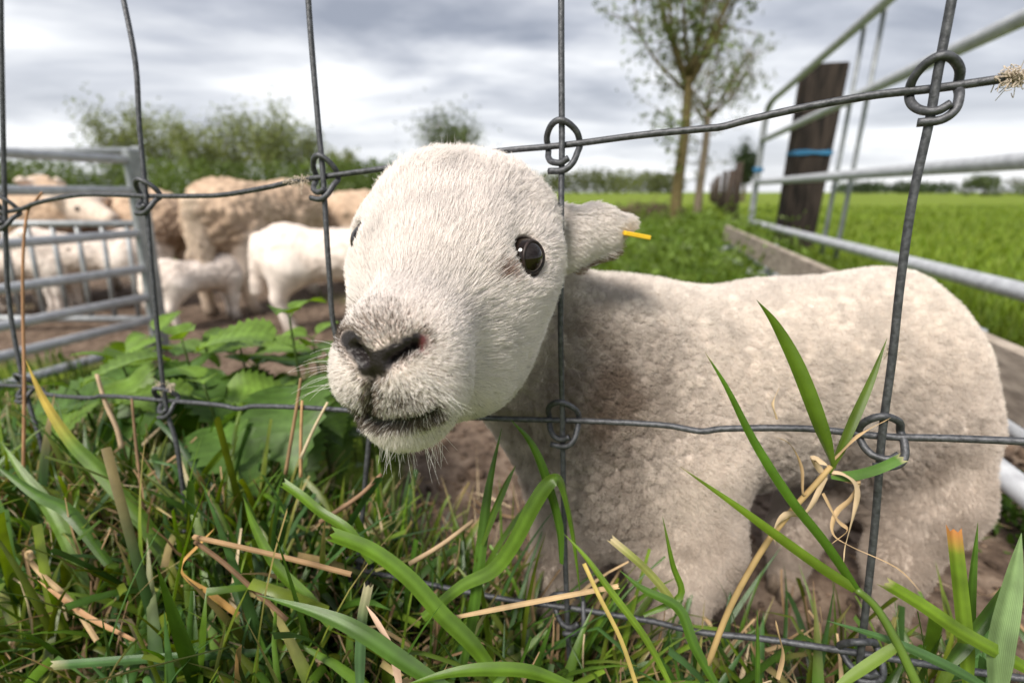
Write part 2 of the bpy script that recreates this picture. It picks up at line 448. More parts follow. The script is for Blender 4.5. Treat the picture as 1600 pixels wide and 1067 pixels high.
def grow_tree(name, label, x, y, trunk_h, trunk_r, limbs, reach, rise, leaf, nleaf, colour, group=None, cat='tree', bark=(.10, .085, .05), spread=.12, low=0, twigs=7, seed=1, lean=0.0):
    g = np.random.default_rng(seed)
    z0 = float(ground_h(x, y)) - .05
    root = empty(name, (x, y, z0), label, cat, group)
    pts = np.array([[0, 0, 0], [.3 * lean, 0, trunk_h * .35], [.7 * lean + .02, 0, trunk_h * .7], [lean, 0, trunk_h]]) + [x, y, z0]
    tr = catmull(pts, 5)
    parts = [tube(tr, np.linspace(trunk_r * 1.25, trunk_r * .8, len(tr)), 9)]
    L_, anchors = [], []
    top = tr[-1]
    for i in range(limbs):
        a = 2 * math.pi * (i + g.uniform(-.3, .3)) / limbs
        rc = reach * g.uniform(.55, 1.1); rs = rise * g.uniform(.65, 1.1)
        st = top - [0, 0, g.uniform(0, .12) * trunk_h]
        e = st + [rc * math.cos(a), rc * math.sin(a), rs]
        mid = st + [rc * .55 * math.cos(a), rc * .55 * math.sin(a), rs * .42] + g.normal(0, .05 * reach, 3)
        pl = catmull([st, mid, e], 6)
        parts.append(tube(pl, np.linspace(trunk_r * .38, trunk_r * .08, len(pl)), 6))
        for q in range(twigs):
            t = g.uniform(.25, 1.0)
            s0 = pl[int(t * (len(pl) - 1))]
            dv = unit(g.normal(size=3) + [0, 0, .9]) * reach * g.uniform(.25, .6)
            tw = catmull([s0, s0 + dv * .5 + g.normal(0, .02 * reach, 3), s0 + dv], 3)
            parts.append(tube(tw, np.linspace(trunk_r * .12, trunk_r * .04, len(tw)), 4))
            L_.append((s0, dv))
        L_.append((mid, e - mid))
    for q in range(low):           # short shoots on the trunk below the crown
        t = g.uniform(.35, 1); s0 = tr[int(t * (len(tr) - 1))]
        a = g.uniform(0, 2 * math.pi)
        dv = np.array([math.cos(a), math.sin(a), g.uniform(.1, .7)]) * reach * g.uniform(.3, .75)
        parts.append(tube([s0, s0 + dv * .5, s0 + dv], [trunk_r * .12, trunk_r * .08, trunk_r * .03], 4))
        L_.append((s0, dv))
    V, F = join(parts)
    mesh('trunk', V, F, M_bark, root, tint=np.tile(bark, (len(V), 1)))
    wt = np.array([np.linalg.norm(d) for _, d in L_]); wt = wt / wt.sum()
    idx = g.choice(len(L_), nleaf, p=wt)
    S = np.array([s for s, _ in L_])[idx]; D = np.array([d for _, d in L_])[idx]
    t = g.beta(1.6, 1.0, nleaf)[:, None] * 1.08
    cl = g.normal(size=(len(L_), 3))[idx] * spread * reach * .3
    P = S + D * t + g.normal(size=(nleaf, 3)) * spread * reach * (.4 + .6 * t) + cl * t
    bright = g.uniform(.7, 1.3, len(L_))[idx][:, None]
    foliage('crown', P, leaf * g.uniform(.6, 1.3, nleaf), np.array(colour) * bright, root, aspect=2.6)
    return root
def bush(name, label, x, y, rx, ry, h, leaf, nleaf, colour, group=None, cat='bush', seed=1, lumps_=9, kind=None):
    g = np.random.default_rng(seed)
    z0 = float(ground_h(x, y)) - .03
    root = empty(name, (x, y, z0), label, cat, group)
    c = np.stack([g.uniform(-.75, .75, lumps_) * rx, g.uniform(-.75, .75, lumps_) * ry, g.uniform(.2, .75, lumps_) * h], -1)
    i = g.integers(0, lumps_, nleaf)
    v = unit(g.normal(size=(nleaf, 3))) * (g.uniform(0, 1, (nleaf, 1)) ** .4)
    P = c[i] + v * np.array([rx * .42, ry * .42, h * .34])
    P[:, 2] = np.abs(P[:, 2])
    stems = []
    for q in range(7):
        a = g.uniform(0, 6.28); e = c[q % lumps_]
        stems.append(tube([[e[0] * .15, e[1] * .15, 0], [e[0] * .6, e[1] * .6, e[2] * .5], e], [h * .02, h * .014, h * .006], 5))
    V, F = join(stems)
    mesh('stem', V + [x, y, z0], F, M_bark, root, tint=np.tile((.08, .065, .045), (len(V), 1)))
    foliage('crown', P + [x, y, z0], leaf * g.uniform(.6, 1.3, nleaf), np.array(colour) * g.uniform(.7, 1.3, lumps_)[i][:, None], root)
    return root

# ------------------------------------------------------------------ trees
OL = (.085, .105, .03)
grow_tree('willow_tree', 'nearer slim willow with a mossy trunk and loose fanned crown', 2.02, 6.14, 1.75, .06, 12, .98, 1.75, .075, 3400, (.10, .135, .04), bark=(.12, .095, .045), low=14, seed=4, spread=.07, twigs=10, group='willows beside the pasture')
grow_tree('willow_tree', 'smaller willow standing farther off directly behind the mossy trunked willow', 3.95, 10.6, 2.1, .075, 10, 1.1, 1.35, .085, 2400, (.11, .13, .055), bark=(.15, .12, .09), low=14, seed=9, spread=.08, twigs=9, group='willows beside the pasture')
hz = [(205, 158, 24, 'tall airy hedgerow tree at the left end of the row, beside the hurdle post'),
      (262, 170, 27, 'pointed hedgerow tree just right of the airy tree at the end'),
      (318, 184, 23, 'low rounded hedgerow tree in the dip of the row above the nursing lamb'),
      (372, 176, 26, 'broad hedgerow tree in the middle of the row above the ewe with a hanging tail'),
      (428, 158, 24, 'tallest twin topped hedgerow tree in the right half of the row'),
      (474, 178, 27, 'narrow hedgerow tree just left of the second fence wire'),
      (536, 228, 25, 'short hedgerow tree at the low right end of the row, beside the lamb')]
for i, (px, py, d, lab) in enumerate(hz):
    pb = C(px, 300, d); pt = C(px, py, d)
    hh = pt[2] - float(ground_h(pb[0], pb[1]))
    grow_tree('hedgerow_tree', lab, pb[0], pb[1], hh * .22, .10, 11, hh * .27, hh * .66, .21, 2900, (.165, .195, .07), group='hedgerow trees behind the sheep', seed=20 + i, spread=.27, twigs=10, low=10)
pb = C(706, 300, 38); pt = C(706, 184, 38)
grow_tree('round_tree', 'single round dark tree on the skyline above the lamb head', pb[0], pb[1], 3.0, .2, 10, 1.9, 2.6, .32, 2600, (.085, .115, .04), seed=41, spread=.36)
pb = C(1161, 304, 24)
grow_tree('conifer_tree', 'dark narrow tree at the end of the wooden posts near the gate', pb[0], pb[1], .8, .1, 9, .55, 1.9, .17, 2600, (.03, .05, .018), seed=43, spread=.28)
def row_mass(name, label, cat, px0, px1, ptop, d, leaf, n_, colour, depth=4, kind=None, lump=1.0, seed=1, hvar=.35):
    g = np.random.default_rng(seed)
    a, b2 = C(px0, 300, d), C(px1, 300, d)
    H = C(.5 * (px0 + px1), ptop, d)[2]
    k = max(6, int((b2[0] - a[0]) / (H * lump) * 2.2))
    cx = np.linspace(a[0], b2[0], k) + g.normal(0, .2 * H, k); cyy = a[1] + g.uniform(-1, 1, k) * depth * .5
    hh = H * g.uniform(1 - hvar, 1.0, k); i = g.integers(0, k, n_)
    v = unit(g.normal(size=(n_, 3))) * (g.uniform(0, 1, (n_, 1)) ** .35)
    P = np.stack([cx[i] + v[:, 0] * H * lump * .75, cyy[i] + v[:, 1] * depth * .4, hh[i] * .5 * (1 + v[:, 2])], -1)
    zg = ground_h(P[:, 0], P[:, 1], False); P[:, 2] += zg
    o = foliage(name, P, leaf * g.uniform(.6, 1.3, n_), np.array(colour) * g.uniform(.65, 1.35, k)[i][:, None])
    tag(o, label, cat if not kind else None, kind=kind)
    return o
row_mass('hedge', 'dense green hedge running behind the sheep and the metal hurdles', 'hedge', -700, 640, 238, 17, .15, 30000, (.085, .125, .03), seed=3, depth=2.2, hvar=.2)
row_mass('woods', None, None, 560, 1060, 262, 120, .9, 12000, (.10, .12, .04), kind='stuff', seed=5, depth=14)
row_mass('woods', None, None, 1310, 1472, 281, 150, 1.0, 3500, (.045, .07, .028), kind='stuff', seed=6, depth=14)
row_mass('woods', None, None, -900, 700, 268, 140, 1.1, 9000, (.08, .105, .04), kind='stuff', seed=8, depth=14)
row_mass('woods', None, None, 1900, 2900, 280, 170, 1.2, 4000, (.06, .085, .035), kind='stuff', seed=8, depth=14)
pb = C(1540, 303, 60)
bush('round_bush', 'round olive bush on the skyline of the open field, seen between gate rails', pb[0], pb[1], 3.3, 2.5, 2.5, .3, 2600, (.07, .095, .035), seed=12)
pb = C(1598, 303, 75)
bush('pale_bush', 'pale thin bush on the field skyline at the edge right of the round olive bush', pb[0], pb[1], 3.0, 2.5, 2.6, .3, 1200, (.10, .11, .06), seed=13)
# low brown heap by the trunk
hp = C(1010, 348, 7.3)
k = 900
g = np.random.default_rng(31)
q = unit(g.normal(size=(k, 3))) * (g.uniform(0, 1, (k, 1)) ** .3) * [.62, .5, .30]; q[:, 2] = np.abs(q[:, 2])
parts = []
for p in q[:420]:
    dv = unit(g.normal(size=3) * [1, 1, .35]) * g.uniform(.08, .22)
    pp = p + [hp[0], hp[1], float(ground_h(hp[0], hp[1]))]
    parts.append(tube([pp - dv, pp + g.normal(0, .015, 3), pp + dv], [.006, .008, .005], 4, cap=False))
V, F = join(parts)
o = mesh('brush_heap', V, F, M_bark, tint=np.repeat(np.array([.13, .095, .065]) * g.uniform(.6, 1.3, (420, 1)), 12, 0), rebase=True)
tag(o, 'low brown heap of cut brush left of the mossy willow trunk', 'brush heap')
# row of old posts leading away
pc = [(1149, 8.0, 'nearest and tallest brown post of the row past the gate'),
      (1136, 9.8, 'second brown post of the row, behind the nearest one'),
      (1127, 12.0, 'third brown post of the row, slightly tilted'),
      (1120, 15.0, 'fourth thin post of the row leading away from the gate'),
      (1114, 19.0, 'fifth small post of the row leading away from the gate'),
      (1109, 25.0, 'farthest small post at the end of the row')]
for i, (px, d, lab) in enumerate(pc):
    p = C(px, 320, d); z = float(ground_h(p[0], p[1]))
    ln = random.uniform(-.05, .05)
    V, F = tube([[p[0], p[1], z - .1], [p[0] + ln * .5, p[1], z + .5], [p[0] + ln, p[1], z + .95 + random.uniform(-.06, .08)]], [.07, .066, .06], 8)
    o = mesh('fence_post', V, F, M_bark, tint=np.tile((.055, .042, .035), (len(V), 1)), rebase=True)
    tag(o, lab, 'fence post', 'old posts in a row past the gate')

# ================================================================== wire fence
FC = [(-400, .66), (20, .519), (225, .452), (500, .396), (877, .343), (1450, .2615), (1900, .215)]
def fence_d(px, py):
    inv = np.interp(px, [c[0] for c in FC], [1 / c[1] for c in FC])
    v = (533 - py) / 750.0
    return (1.0264 / inv) / (1 + .1757 * v)
def FP(px, py, off=0.0):
    return C(px, py, fence_d(px, py) - off)
fence = empty('wire_fence', (-.06, .38, 0), 'grey stock fence of knotted wires the lamb pushes its head through', 'wire fence')
WR = .00215
rails_px = [
    [(-330, 352), (-160, 345), (8, 331), (60, 316), (130, 304), (228, 306), (300, 306), (350, 304), (415, 293), (455, 284), (505, 276), (600, 263), (690, 250), (780, 236), (878, 227), (1000, 211), (1100, 201), (1128, 198), (1170, 187), (1260, 167), (1370, 148), (1462, 138), (1590, 120), (1750, 100)],
    [(-330, 585), (-160, 597), (38, 603), (75, 616), (140, 621), (165, 618), (258, 625), (340, 632), (372, 638), (400, 634), (470, 636), (520, 639), (610, 645), (700, 650), (800, 654), (878, 656), (960, 659), (1040, 664), (1095, 673), (1135, 669), (1260, 669), (1378, 681), (1480, 684), (1600, 689), (1780, 698)],
    [(-330, 770), (-100, 800), (60, 822), (200, 838), (297, 846), (420, 866), (560, 890), (700, 918), (800, 937), (884, 948), (960, 960), (1020, 970), (1090, 986), (1200, 998), (1345, 1020), (1480, 1042), (1620, 1062), (1780, 1085)],
]
stays_px = [
    [(-152, -160), (-158, 60), (-160, 345), (-158, 597), (-90, 800), (-70, 900)],
    [(0, -160), (2, 60), (8, 331), (14, 470), (38, 603), (66, 700), (90, 826), (104, 900)],
    [(178, -60), (193, 0), (212, 100), (218, 200), (228, 306), (238, 430), (258, 625), (277, 700), (297, 846), (318, 930)],
    [(478, -90), (483, 20), (497, 190), (505, 276), (514, 420), (526, 530), (574, 640), (570, 760), (560, 890), (574, 970)],
    [(877, -90), (877, 60), (878, 227), (877, 400), (876, 520), (879, 656), (881, 800), (886, 948), (890, 1040)],
    [(1504, -100), (1487, 0), (1466, 110), (1452, 190), (1426, 310), (1407, 440), (1394, 560), (1378, 681), (1366, 830), (1345, 1020), (1338, 1110)],
]
def FPs(pts, off):
    return np.array([FP(x, y, off) for x, y in pts])
for P in rails_px:
    V, F = tube(catmull(FPs(P, -WR * .98), 5), WR, 10)
    mesh('line_wire', V, F, M_wire, fence)
for P in stays_px:
    Q = FPs(P, WR * .98)
    if abs(P[1][0] - 877) < 2:      # the lamb's cheek and neck push this wire outwards
        Q = np.array([FP(x, y, WR * .98 + .010 * math.exp(-((y - 440) / 130.0) ** 2)) for x, y in P[:3] + [(877, 310)] + P[3:]])
    V, F = tube(catmull(Q, 5), WR, 10)
    mesh('stay_wire', V, F, M_wire, fence)
KN = np.array([(-10, -19, 5.2), (2, -20, 6.2), (9, -15.5, 5.2), (12, -7, .5), (12.6, 0, -6.2), (12, 8, -1), (6.5, 14.5, 4.5), (0, 17, 6.6), (-7, 14.5, 4.2), (-12, 8, -1), (-12.6, 0, -6.2), (-11.5, -7, -1), (-7.5, -12, 4), (0, -14.2, 6.4), (6.5, -11.5, 6.8)]) * .001
kn_px = [[(-160, 345), (8, 331), (228, 306), (505, 276), (878, 227), (1462, 138)],
         [(-158, 597), (38, 603), (258, 625), (574, 641), (879, 656), (1378, 681)],
         [(-90, 800), (90, 826), (297, 846), (560, 890), (886, 948), (1345, 1020)]]
for r_, row in enumerate(kn_px):
    for c_, (px, py) in enumerate(row):
        P0 = FP(px, py)
        rx = unit(FP(px + 25, py - 2) - FP(px - 25, py + 2)); rz = unit(FP(px, py - 25) - FP(px, py + 25))
        ry = unit(np.cross(rx, rz)); rz = np.cross(ry, rx)
        if ry @ (CAM - P0) < 0: ry = -ry
        g = np.random.default_rng(100 + r_ * 10 + c_)
        s = g.uniform(.93, 1.08) * (.80 if px > 1000 else .88); rot = g.uniform(-.16, .16); fl = 1
        ca, sa = math.cos(rot), math.sin(rot)
        K = KN * s * [g.uniform(.92, 1.08), g.uniform(.92, 1.06), 1]
        K = np.stack([K[:, 0] * ca - K[:, 1] * sa, K[:, 0] * sa + K[:, 1] * ca, K[:, 2]], -1)
        W = P0 + K[:, :1] * rx + K[:, 1:2] * rz + K[:, 2:] * ry
        V, F = tube(catmull(W, 5), WR * 1.02, 9)
        mesh('knot', V, F, M_wire, fence)
# ------------------------------------------------------------------ wool caught on the wire
def wool_tuft(label, px0, py0, px1, py1, n_, rad, curl):
    g = np.random.default_rng(int(px0))
    A, B = FP(px0, py0), FP(px1, py1)
    parts = []
    for i in range(n_):
        t = g.uniform(); p = A + (B - A) * t
        d = unit(g.normal(size=3)); d2 = unit(g.normal(size=3))
        s = rad * g.uniform(.6, 1.5) * (1.0 - .6 * abs(2 * t - 1))
        q = [p + d * WR * .6, p + d * (WR + s * .5) + d2 * s * .4, p + d * (WR + s) + d2 * s * curl, p + d2 * s * 1.5 * curl + d * WR]
        if g.uniform() < .12: q[-1] = p + d * s * 3 + np.array([0, 0, -s * 2]); 
        parts.append(tube(catmull(q, 3), .00022, 4, cap=False))
    V, F = join(parts)
    o = mesh('wool_tuft', V, F, M_straw, tint=np.tile((.55, .47, .38), (len(V), 1)), rebase=True)
    tag(o, label, 'wool tuft', 'scraps of wool caught on the wire')
wool_tuft('thin pale wool scrap wrapped on the upper wire left of the lamb', 445, 284, 484, 280, 110, .0022, .9)
wool_tuft('shaggy wool scrap with loose threads near the top right wire end', 1578, 121, 1600, 119, 130, .0032, .9)
wool_tuft('small white wool knot sitting on the middle wire joint by the nettles', 246, 601, 270, 605, 120, .0032, 1.0)
wool_tuft('tiny ring of wool tied round the upright wire before the lamb rump', 1393, 545, 1395, 551, 60, .0014, 1.0)

# ================================================================== field gate on the right
KS = 1.21
gv3 = np.array([GATEV[0], GATEV[1], 0]); FAR = np.array([2.31, 4.78, 0.0])
def GPt(s, z): return FAR - gv3 * s + np.array([0, 0, z])
gate = empty('field_gate', GPt(2.2, 0), 'long tubular metal field gate leading away on the right, with two slim uprights', 'gate')
GH = [1.215, .915, .548, .186]
GR = .026
arc = [GPt(.0, .15), GPt(.0, .5), GPt(.0, 1.02), GPt(.02, 1.13), GPt(.08, 1.197), GPt(.2, 1.225)]
V, F = tube(catmull(arc, 6), .027, 12); mesh('end_stile', V, F, M_galv2, gate)
V, F = tube(np.array([GPt(s, GH[0] + .055 * s) for s in np.linspace(.2, 4.5, 12)]), GR, 14); mesh('rail', V, F, M_galv, gate)
for z in GH[1:]:
    V, F = tube(np.array([GPt(s, z + (.015 * s if z > .9 else 0)) for s in np.linspace(.027, 4.5, 12)]), GR, 14); mesh('rail', V, F, M_galv, gate)
for s in (1.86, 2.08):
    V, F = tube(np.array([GPt(s, z) + np.array([GATEV[1], -GATEV[0], 0]) * .03 for z in (.10, .5, .9, 1.33)]), .0125, 9)
    mesh('upright', V, F, M_galv2, gate)
# sleeper post behind the gate
perp = np.array([GATEV[1], -GATEV[0], 0.0])
pc_ = GPt(.66, 0) + perp * .215
fx = unit(np.array([1.0, -.12, 0])); fy = np.array([.12, 1.0, 0]); fy = fy / np.linalg.norm(fy)
V, F = box(pc_ + [0, 0, .63], fx * .138, fy * .07, np.array([.012, 0, .75]), .008)
g = np.random.default_rng(2); V = V + g.normal(0, .003, V.shape)
o = mesh('sleeper_post', V, F, M_dark, rebase=True, smooth_=False)
tag(o, 'dark creosoted sleeper post standing behind the metal gate', 'post')
def band(center, a, b_, z, h, th, name, label, cat, wob=.004):
    parts = []
    for q in range(3):
        P = []
        for t in np.linspace(0, 2 * math.pi, 41):
            ca, sa = math.cos(t), math.sin(t)
            # rounded rectangle
            k = 1 / max(abs(ca) / a, abs(sa) / b_)
            k = min(k, math.hypot(a, b_) * .97)
            P.append(center + fx * ca * k + fy * sa * k + np.array([0, 0, z + (q - 1) * h * .36 + wob * math.sin(3 * t + q)]))
        parts.append(tube(np.array(P), th, 6, cap=False))
    V, F = join(parts)
    o = mesh(name, V, F, M_twine, rebase=True); tag(o, label, cat, 'blue twine ties')
band(pc_, .143, .075, .755, .026, .0065, 'blue_twine', 'blue twine band bound round the dark sleeper post', 'twine')
cst = GPt(0, 0)
band(cst, .031, .031, .66, .03, .008, 'blue_twine', 'blue twine knot tied round the far end of the metal gate', 'twine')
# slim round post whose domed top shows over the top rail
rp_ = GPt(.62, 0) + perp * .10
V, F = tube(np.array([rp_ + [0, 0, z] for z in (-.1, .5, 1.30, 1.34, 1.365, 1.375)]), [.036, .035, .034, .031, .02, .004], 12)
tag(mesh('round_post', V, F, M_dark, rebase=True), 'thin dark round post with a domed top just left of the sleeper post', 'post')

# ------------------------------------------------------------------ long kick board behind the lamb
TV = unit(np.array([.27, 1.0, 0])); TP = np.array([TV[1], -TV[0], 0]); TF = np.array([1.55, 3.56, 0])
trough = empty('kick_board', TF - TV * 1.6, 'long grey weathered board standing on edge on metal skids, behind the lamb rump', 'board')
def tb(s0, s1, off, z0, z1, th):
    c = TF - TV * (s0 + s1) / 2 + TP * off + np.array([0, 0, (z0 + z1) / 2])
    return box(c, TV * (s1 - s0) / 2, TP * th / 2, np.array([0, 0, (z1 - z0) / 2]), .004)
for s0, s1 in ((0.0, 1.15), (1.154, 3.3)):
    V, F = tb(s0, s1, 0, .128, .232, .024); mesh('board', V, F, M_wood, trough, smooth_=False)
for off in (-.02, .10):
    V, F = tube(np.array([TF - TV * s + TP * off + [0, 0, .055] for s in np.linspace(-.08, 3.32, 8)]), .019, 10)
    mesh('skid', V, F, M_galv, trough)
for s in (.12, 1.3, 2.8):
    V, F = box(TF - TV * s + TP * .028 + np.array([0, 0, .14]), TV * .02, TP * .014, np.array([0, 0, .085]), .003); mesh('bracket', V, F, M_galv2, trough, smooth_=False)
    V, F = tube(np.array([TF - TV * s + TP * o_ + [0, 0, .083] for o_ in (-.02, .04, .10)]), .014, 8)
    mesh('cross_bar', V, F, M_galv, trough)
# pale petal like scrap on the board
pp = TF - TV * 2.62 + TP * .0 + np.array([0, 0, .234])
Vp, Fp = [], []
for i in range(9):
    t = i / 8; wd = .0075 * math.sin(math.pi * min(1, .12 + t * .86)) ** .7
    c = pp + TV * (.004 - t * .036) * -1 + np.array([0, 0, .004 + .012 * t + .004 * math.sin(t * 4)])
    for q in (-1, 0, 1): Vp.append(c + TP * q * wd + np.array([0, 0, -.0015 if q == 0 else .001]))
for i in range(8):
    for q in (0, 1): Fp.append((i * 3 + q, i * 3 + q + 1, i * 3 + q + 4, i * 3 + q + 3))
M_petal = noise_mat('white_petal', (.62, .62, .60), (.78, .78, .76), 60, .6)
o = mesh('petal', Vp, Fp, M_petal, rebase=True); tag(o, 'single white petal lying on the top edge of the long grey board', 'petal')

# ================================================================== metal hurdles on the left
def hurdle(label, foot, lean, dirv, zs, z0, z1, length, bars, pr, rr_, mat_):
    root = empty('metal_hurdle', foot, label, 'hurdle', 'metal hurdles beside the sheep')
    foot = np.asarray(foot, float); dirv = unit(np.asarray(dirv, float))
    f2 = np.array([foot[0], foot[1], 0])
    def at(t, z): return f2 + dirv * t + np.array([lean * (z - z0), 0, z])
    pv = np.cross(dirv, [0, 0, 1])
    for t in (0, length):
        c = at(t, (z0 + z1) / 2)
        V, F = box(c, dirv * pr, pv * pr * .55, np.array([lean * (z1 - z0) / 2, 0, (z1 - z0) / 2]), .006)
        mesh('post', V, F, M_galv2, root, smooth_=False)
    for z in zs:
        V, F = tube(np.array([at(pr, z), at(length / 2, z), at(length - pr, z)]), rr_, 10)
        mesh('rail', V, F, mat_, root)
    if bars:
        for t in bars:
            V, F = tube(np.array([at(t, zs[-1]), at(t, zs[1])]), .011, 8); mesh('bar', V, F, M_galv2, root)
    return root
hurdle('front metal hurdle with seven pale rails running towards the camera at the left edge', (-1.63, 2.12, -.26), .075, (-.302, -.953, 0), [.586, .466, .292, .142, .016, -.088, -.192], -.26, .63, 1.15, None, .034, .0175, M_galv)
hurdle('rear metal hurdle with upright bars, crossing behind the front one at the left edge', (-1.85, 2.42, -.26), .10, (-1, .02, 0), [.645, .312, -.17], -.26, .665, 1.9, [.1 + .125 * i for i in range(14)], .026, .017, M_galv2)

# ================================================================== bodies grown from blended volumes
class Prim:
    def __init__(s, tag_, fn, lo, hi, k): s.tag, s.fn, s.lo, s.hi, s.k = tag_, fn, np.asarray(lo, float), np.asarray(hi, float), k
def p_cone(tag_, a, b, ra, rb, k=.02, M=None):
    """tapered capsule; M squashes space (ears)"""
    a = np.asarray(a, float); b = np.asarray(b, float)
    if M is None: M = np.eye(3)
    A = M @ a; ba = M @ b - A; L2 = ba @ ba + 1e-12
    def fn(x, y, z):
        px = M[0, 0] * x + M[0, 1] * y + M[0, 2] * z - A[0]; py = M[1, 0] * x + M[1, 1] * y + M[1, 2] * z - A[1]; pz = M[2, 0] * x + M[2, 1] * y + M[2, 2] * z - A[2]
        t = np.clip((px * ba[0] + py * ba[1] + pz * ba[2]) / L2, 0, 1)
        return np.sqrt((px - t * ba[0]) ** 2 + (py - t * ba[1]) ** 2 + (pz - t * ba[2]) ** 2) - (ra + t * (rb - ra))
    R_ = max(ra, rb)
    return Prim(tag_, fn, np.minimum(a, b) - R_, np.maximum(a, b) + R_, k)
def p_ell(tag_, c, r, k=.02, ax=None):
    c = np.asarray(c, float); r = np.asarray(r, float)
    ax = np.eye(3) if ax is None else np.asarray(ax, float)      # rows are the axes
    def fn(x, y, z):
        x = x - c[0]; y = y - c[1]; z = z - c[2]
        q = [ax[i, 0] * x + ax[i, 1] * y + ax[i, 2] * z for i in range(3)]
        k0 = np.sqrt((q[0] / r[0]) ** 2 + (q[1] / r[1]) ** 2 + (q[2] / r[2]) ** 2)
        k1 = np.sqrt((q[0] / r[0] ** 2) ** 2 + (q[1] / r[1] ** 2) ** 2 + (q[2] / r[2] ** 2) ** 2) + 1e-9
        return k0 * (k0 - 1) / k1
    e = np.sqrt(((ax * r[:, None]) ** 2).sum(0))
    return Prim(tag_, fn, c - e, c + e, k)
def smin(a, b, k):
    h = np.maximum(k - np.abs(a - b), 0) / k
    return np.minimum(a, b) - h * h * k * .25
def eval_prims(prims, P, tags):
    D = np.full(len(P), 9.0)
    for p in prims:
        if p.tag in tags: D = smin(D, p.fn(P[:, 0], P[:, 1], P[:, 2]), p.k)
    return D
def grow(prims, h, carve=()):
    lo = np.min([p.lo for p in prims], 0) - 4 * h; hi = np.max([p.hi for p in prims], 0) + 4 * h
    n_ = np.ceil((hi - lo) / h).astype(int) + 1
    D = np.full(n_, .5, np.float32)
    ax = [(lo[i] + h * np.arange(n_[i])).astype(np.float32) for i in range(3)]
    def sub(p, pad):
        i0 = np.clip(np.floor((p.lo - pad - lo) / h).astype(int), 0, n_); i1 = np.clip(np.ceil((p.hi + pad - lo) / h).astype(int) + 1, 0, n_)
        return tuple(slice(a, b) for a, b in zip(i0, i1))
    def val(p, s): return p.fn(ax[0][s[0]][:, None, None], ax[1][s[1]][None, :, None], ax[2][s[2]][None, None, :]).astype(np.float32)
    for p in prims:
        s = sub(p, p.k + 4 * h); D[s] = smin(D[s], val(p, s), p.k)
    for p in carve:
        s = sub(p, p.k + 2 * h); D[s] = -smin(-D[s], val(p, s), p.k)
    ins = D < 0
    c = ins[:-1, :-1, :-1].astype(np.uint8)
    tot = np.zeros_like(c)
    for i in (0, 1):
        for j in (0, 1):
            for k in (0, 1):
                tot += ins[i:n_[0] - 1 + i, j:n_[1] - 1 + j, k:n_[2] - 1 + k]
    act = (tot > 0) & (tot < 8)
    idx = np.argwhere(act)
    ids = np.full(act.shape, -1, np.int32); ids[tuple(idx.T)] = np.arange(len(idx))
    acc = np.zeros((len(idx), 3)); cnt = np.zeros(len(idx))
    cor = np.array([(i, j, k) for i in (0, 1) for j in (0, 1) for k in (0, 1)])
    dv = np.stack([D[tuple((idx + q).T)] for q in cor], 1)
    for a in range(8):
        for b in range(a + 1, 8):
            if np.abs(cor[a] - cor[b]).sum() != 1: continue
            da, db = dv[:, a], dv[:, b]; m_ = (da < 0) != (db < 0)
            t = np.where(m_, da / (da - db + 1e-12), 0)
            acc += np.where(m_[:, None], cor[a] + t[:, None] * (cor[b] - cor[a]), 0); cnt += m_
    V = lo + h * (idx + acc / cnt[:, None])
    F = []
    for axd in range(3):
        o1, o2 = (axd + 1) % 3, (axd + 2) % 3
        s0 = [slice(None)] * 3; s1 = [slice(None)] * 3; s0[axd] = slice(0, -1); s1[axd] = slice(1, None)
        ch = np.argwhere(ins[tuple(s0)] != ins[tuple(s1)])
        ch = ch[(ch[:, o1] > 0) & (ch[:, o2] > 0)]
        fl = ins[tuple(ch.T)]
        q = []
        for d1, d2 in ((-1, -1), (0, -1), (0, 0), (-1, 0)):
            cc = ch.copy(); cc[:, o1] += d1; cc[:, o2] += d2
            q.append(ids[tuple(cc.T)])
        q = np.stack(q, 1)
        q[~fl] = q[~fl][:, ::-1]
        F.append(q[(q >= 0).all(1)])
    return V, np.concatenate(F)
def relax(V, F, it=2, f=.5):
    k = len(V)
    e = np.concatenate([F[:, [0, 1]], F[:, [1, 2]], F[:, [2, 3]], F[:, [3, 0]]])
    for _ in range(it):
        S = np.zeros_like(V); c = np.zeros(k)
        for a, b in ((0, 1), (1, 0)):
            for q in range(3): S[:, q] += np.bincount(e[:, a], V[e[:, b], q], k)
            c += np.bincount(e[:, a], minlength=k)
        V = V + f * (S / np.maximum(c, 1)[:, None] - V)
    return V
def normals(V, F):
    n_ = np.cross(V[F[:, 2]] - V[F[:, 0]], V[F[:, 3]] - V[F[:, 1]])
    o = np.zeros_like(V)
    for q in range(4):
        for a in range(3): o[:, a] += np.bincount(F[:, q], n_[:, a], len(V))
    return unit(o)
def knn(centers, P, k=1):
    t = kdtree.KDTree(len(centers))
    for i, c in enumerate(centers): t.insert(c, i)
    t.balance()
    out_i = np.empty((len(P), k), int); out_d = np.empty((len(P), k))
    for i, p in enumerate(P):
        r = t.find_n(p, k)
        for j in range(k): out_i[i, j] = r[j][1]; out_d[i, j] = r[j][2]
    return out_i, out_d
def pix(P):
    q = np.asarray(P) - CAM
    z = q @ EZ
    return 800 + 750 * (q @ EX) / z, 533 - 750 * (q @ EY) / z, z
def seg_dist(px, py, line):
    d = np.full(np.shape(px), 1e9)
    for (x0, y0), (x1, y1) in zip(line[:-1], line[1:]):
        vx, vy = x1 - x0, y1 - y0
        t = np.clip(((px - x0) * vx + (py - y0) * vy) / (vx * vx + vy * vy), 0, 1)
        d = np.minimum(d, np.hypot(px - x0 - t * vx, py - y0 - t * vy))
    return d
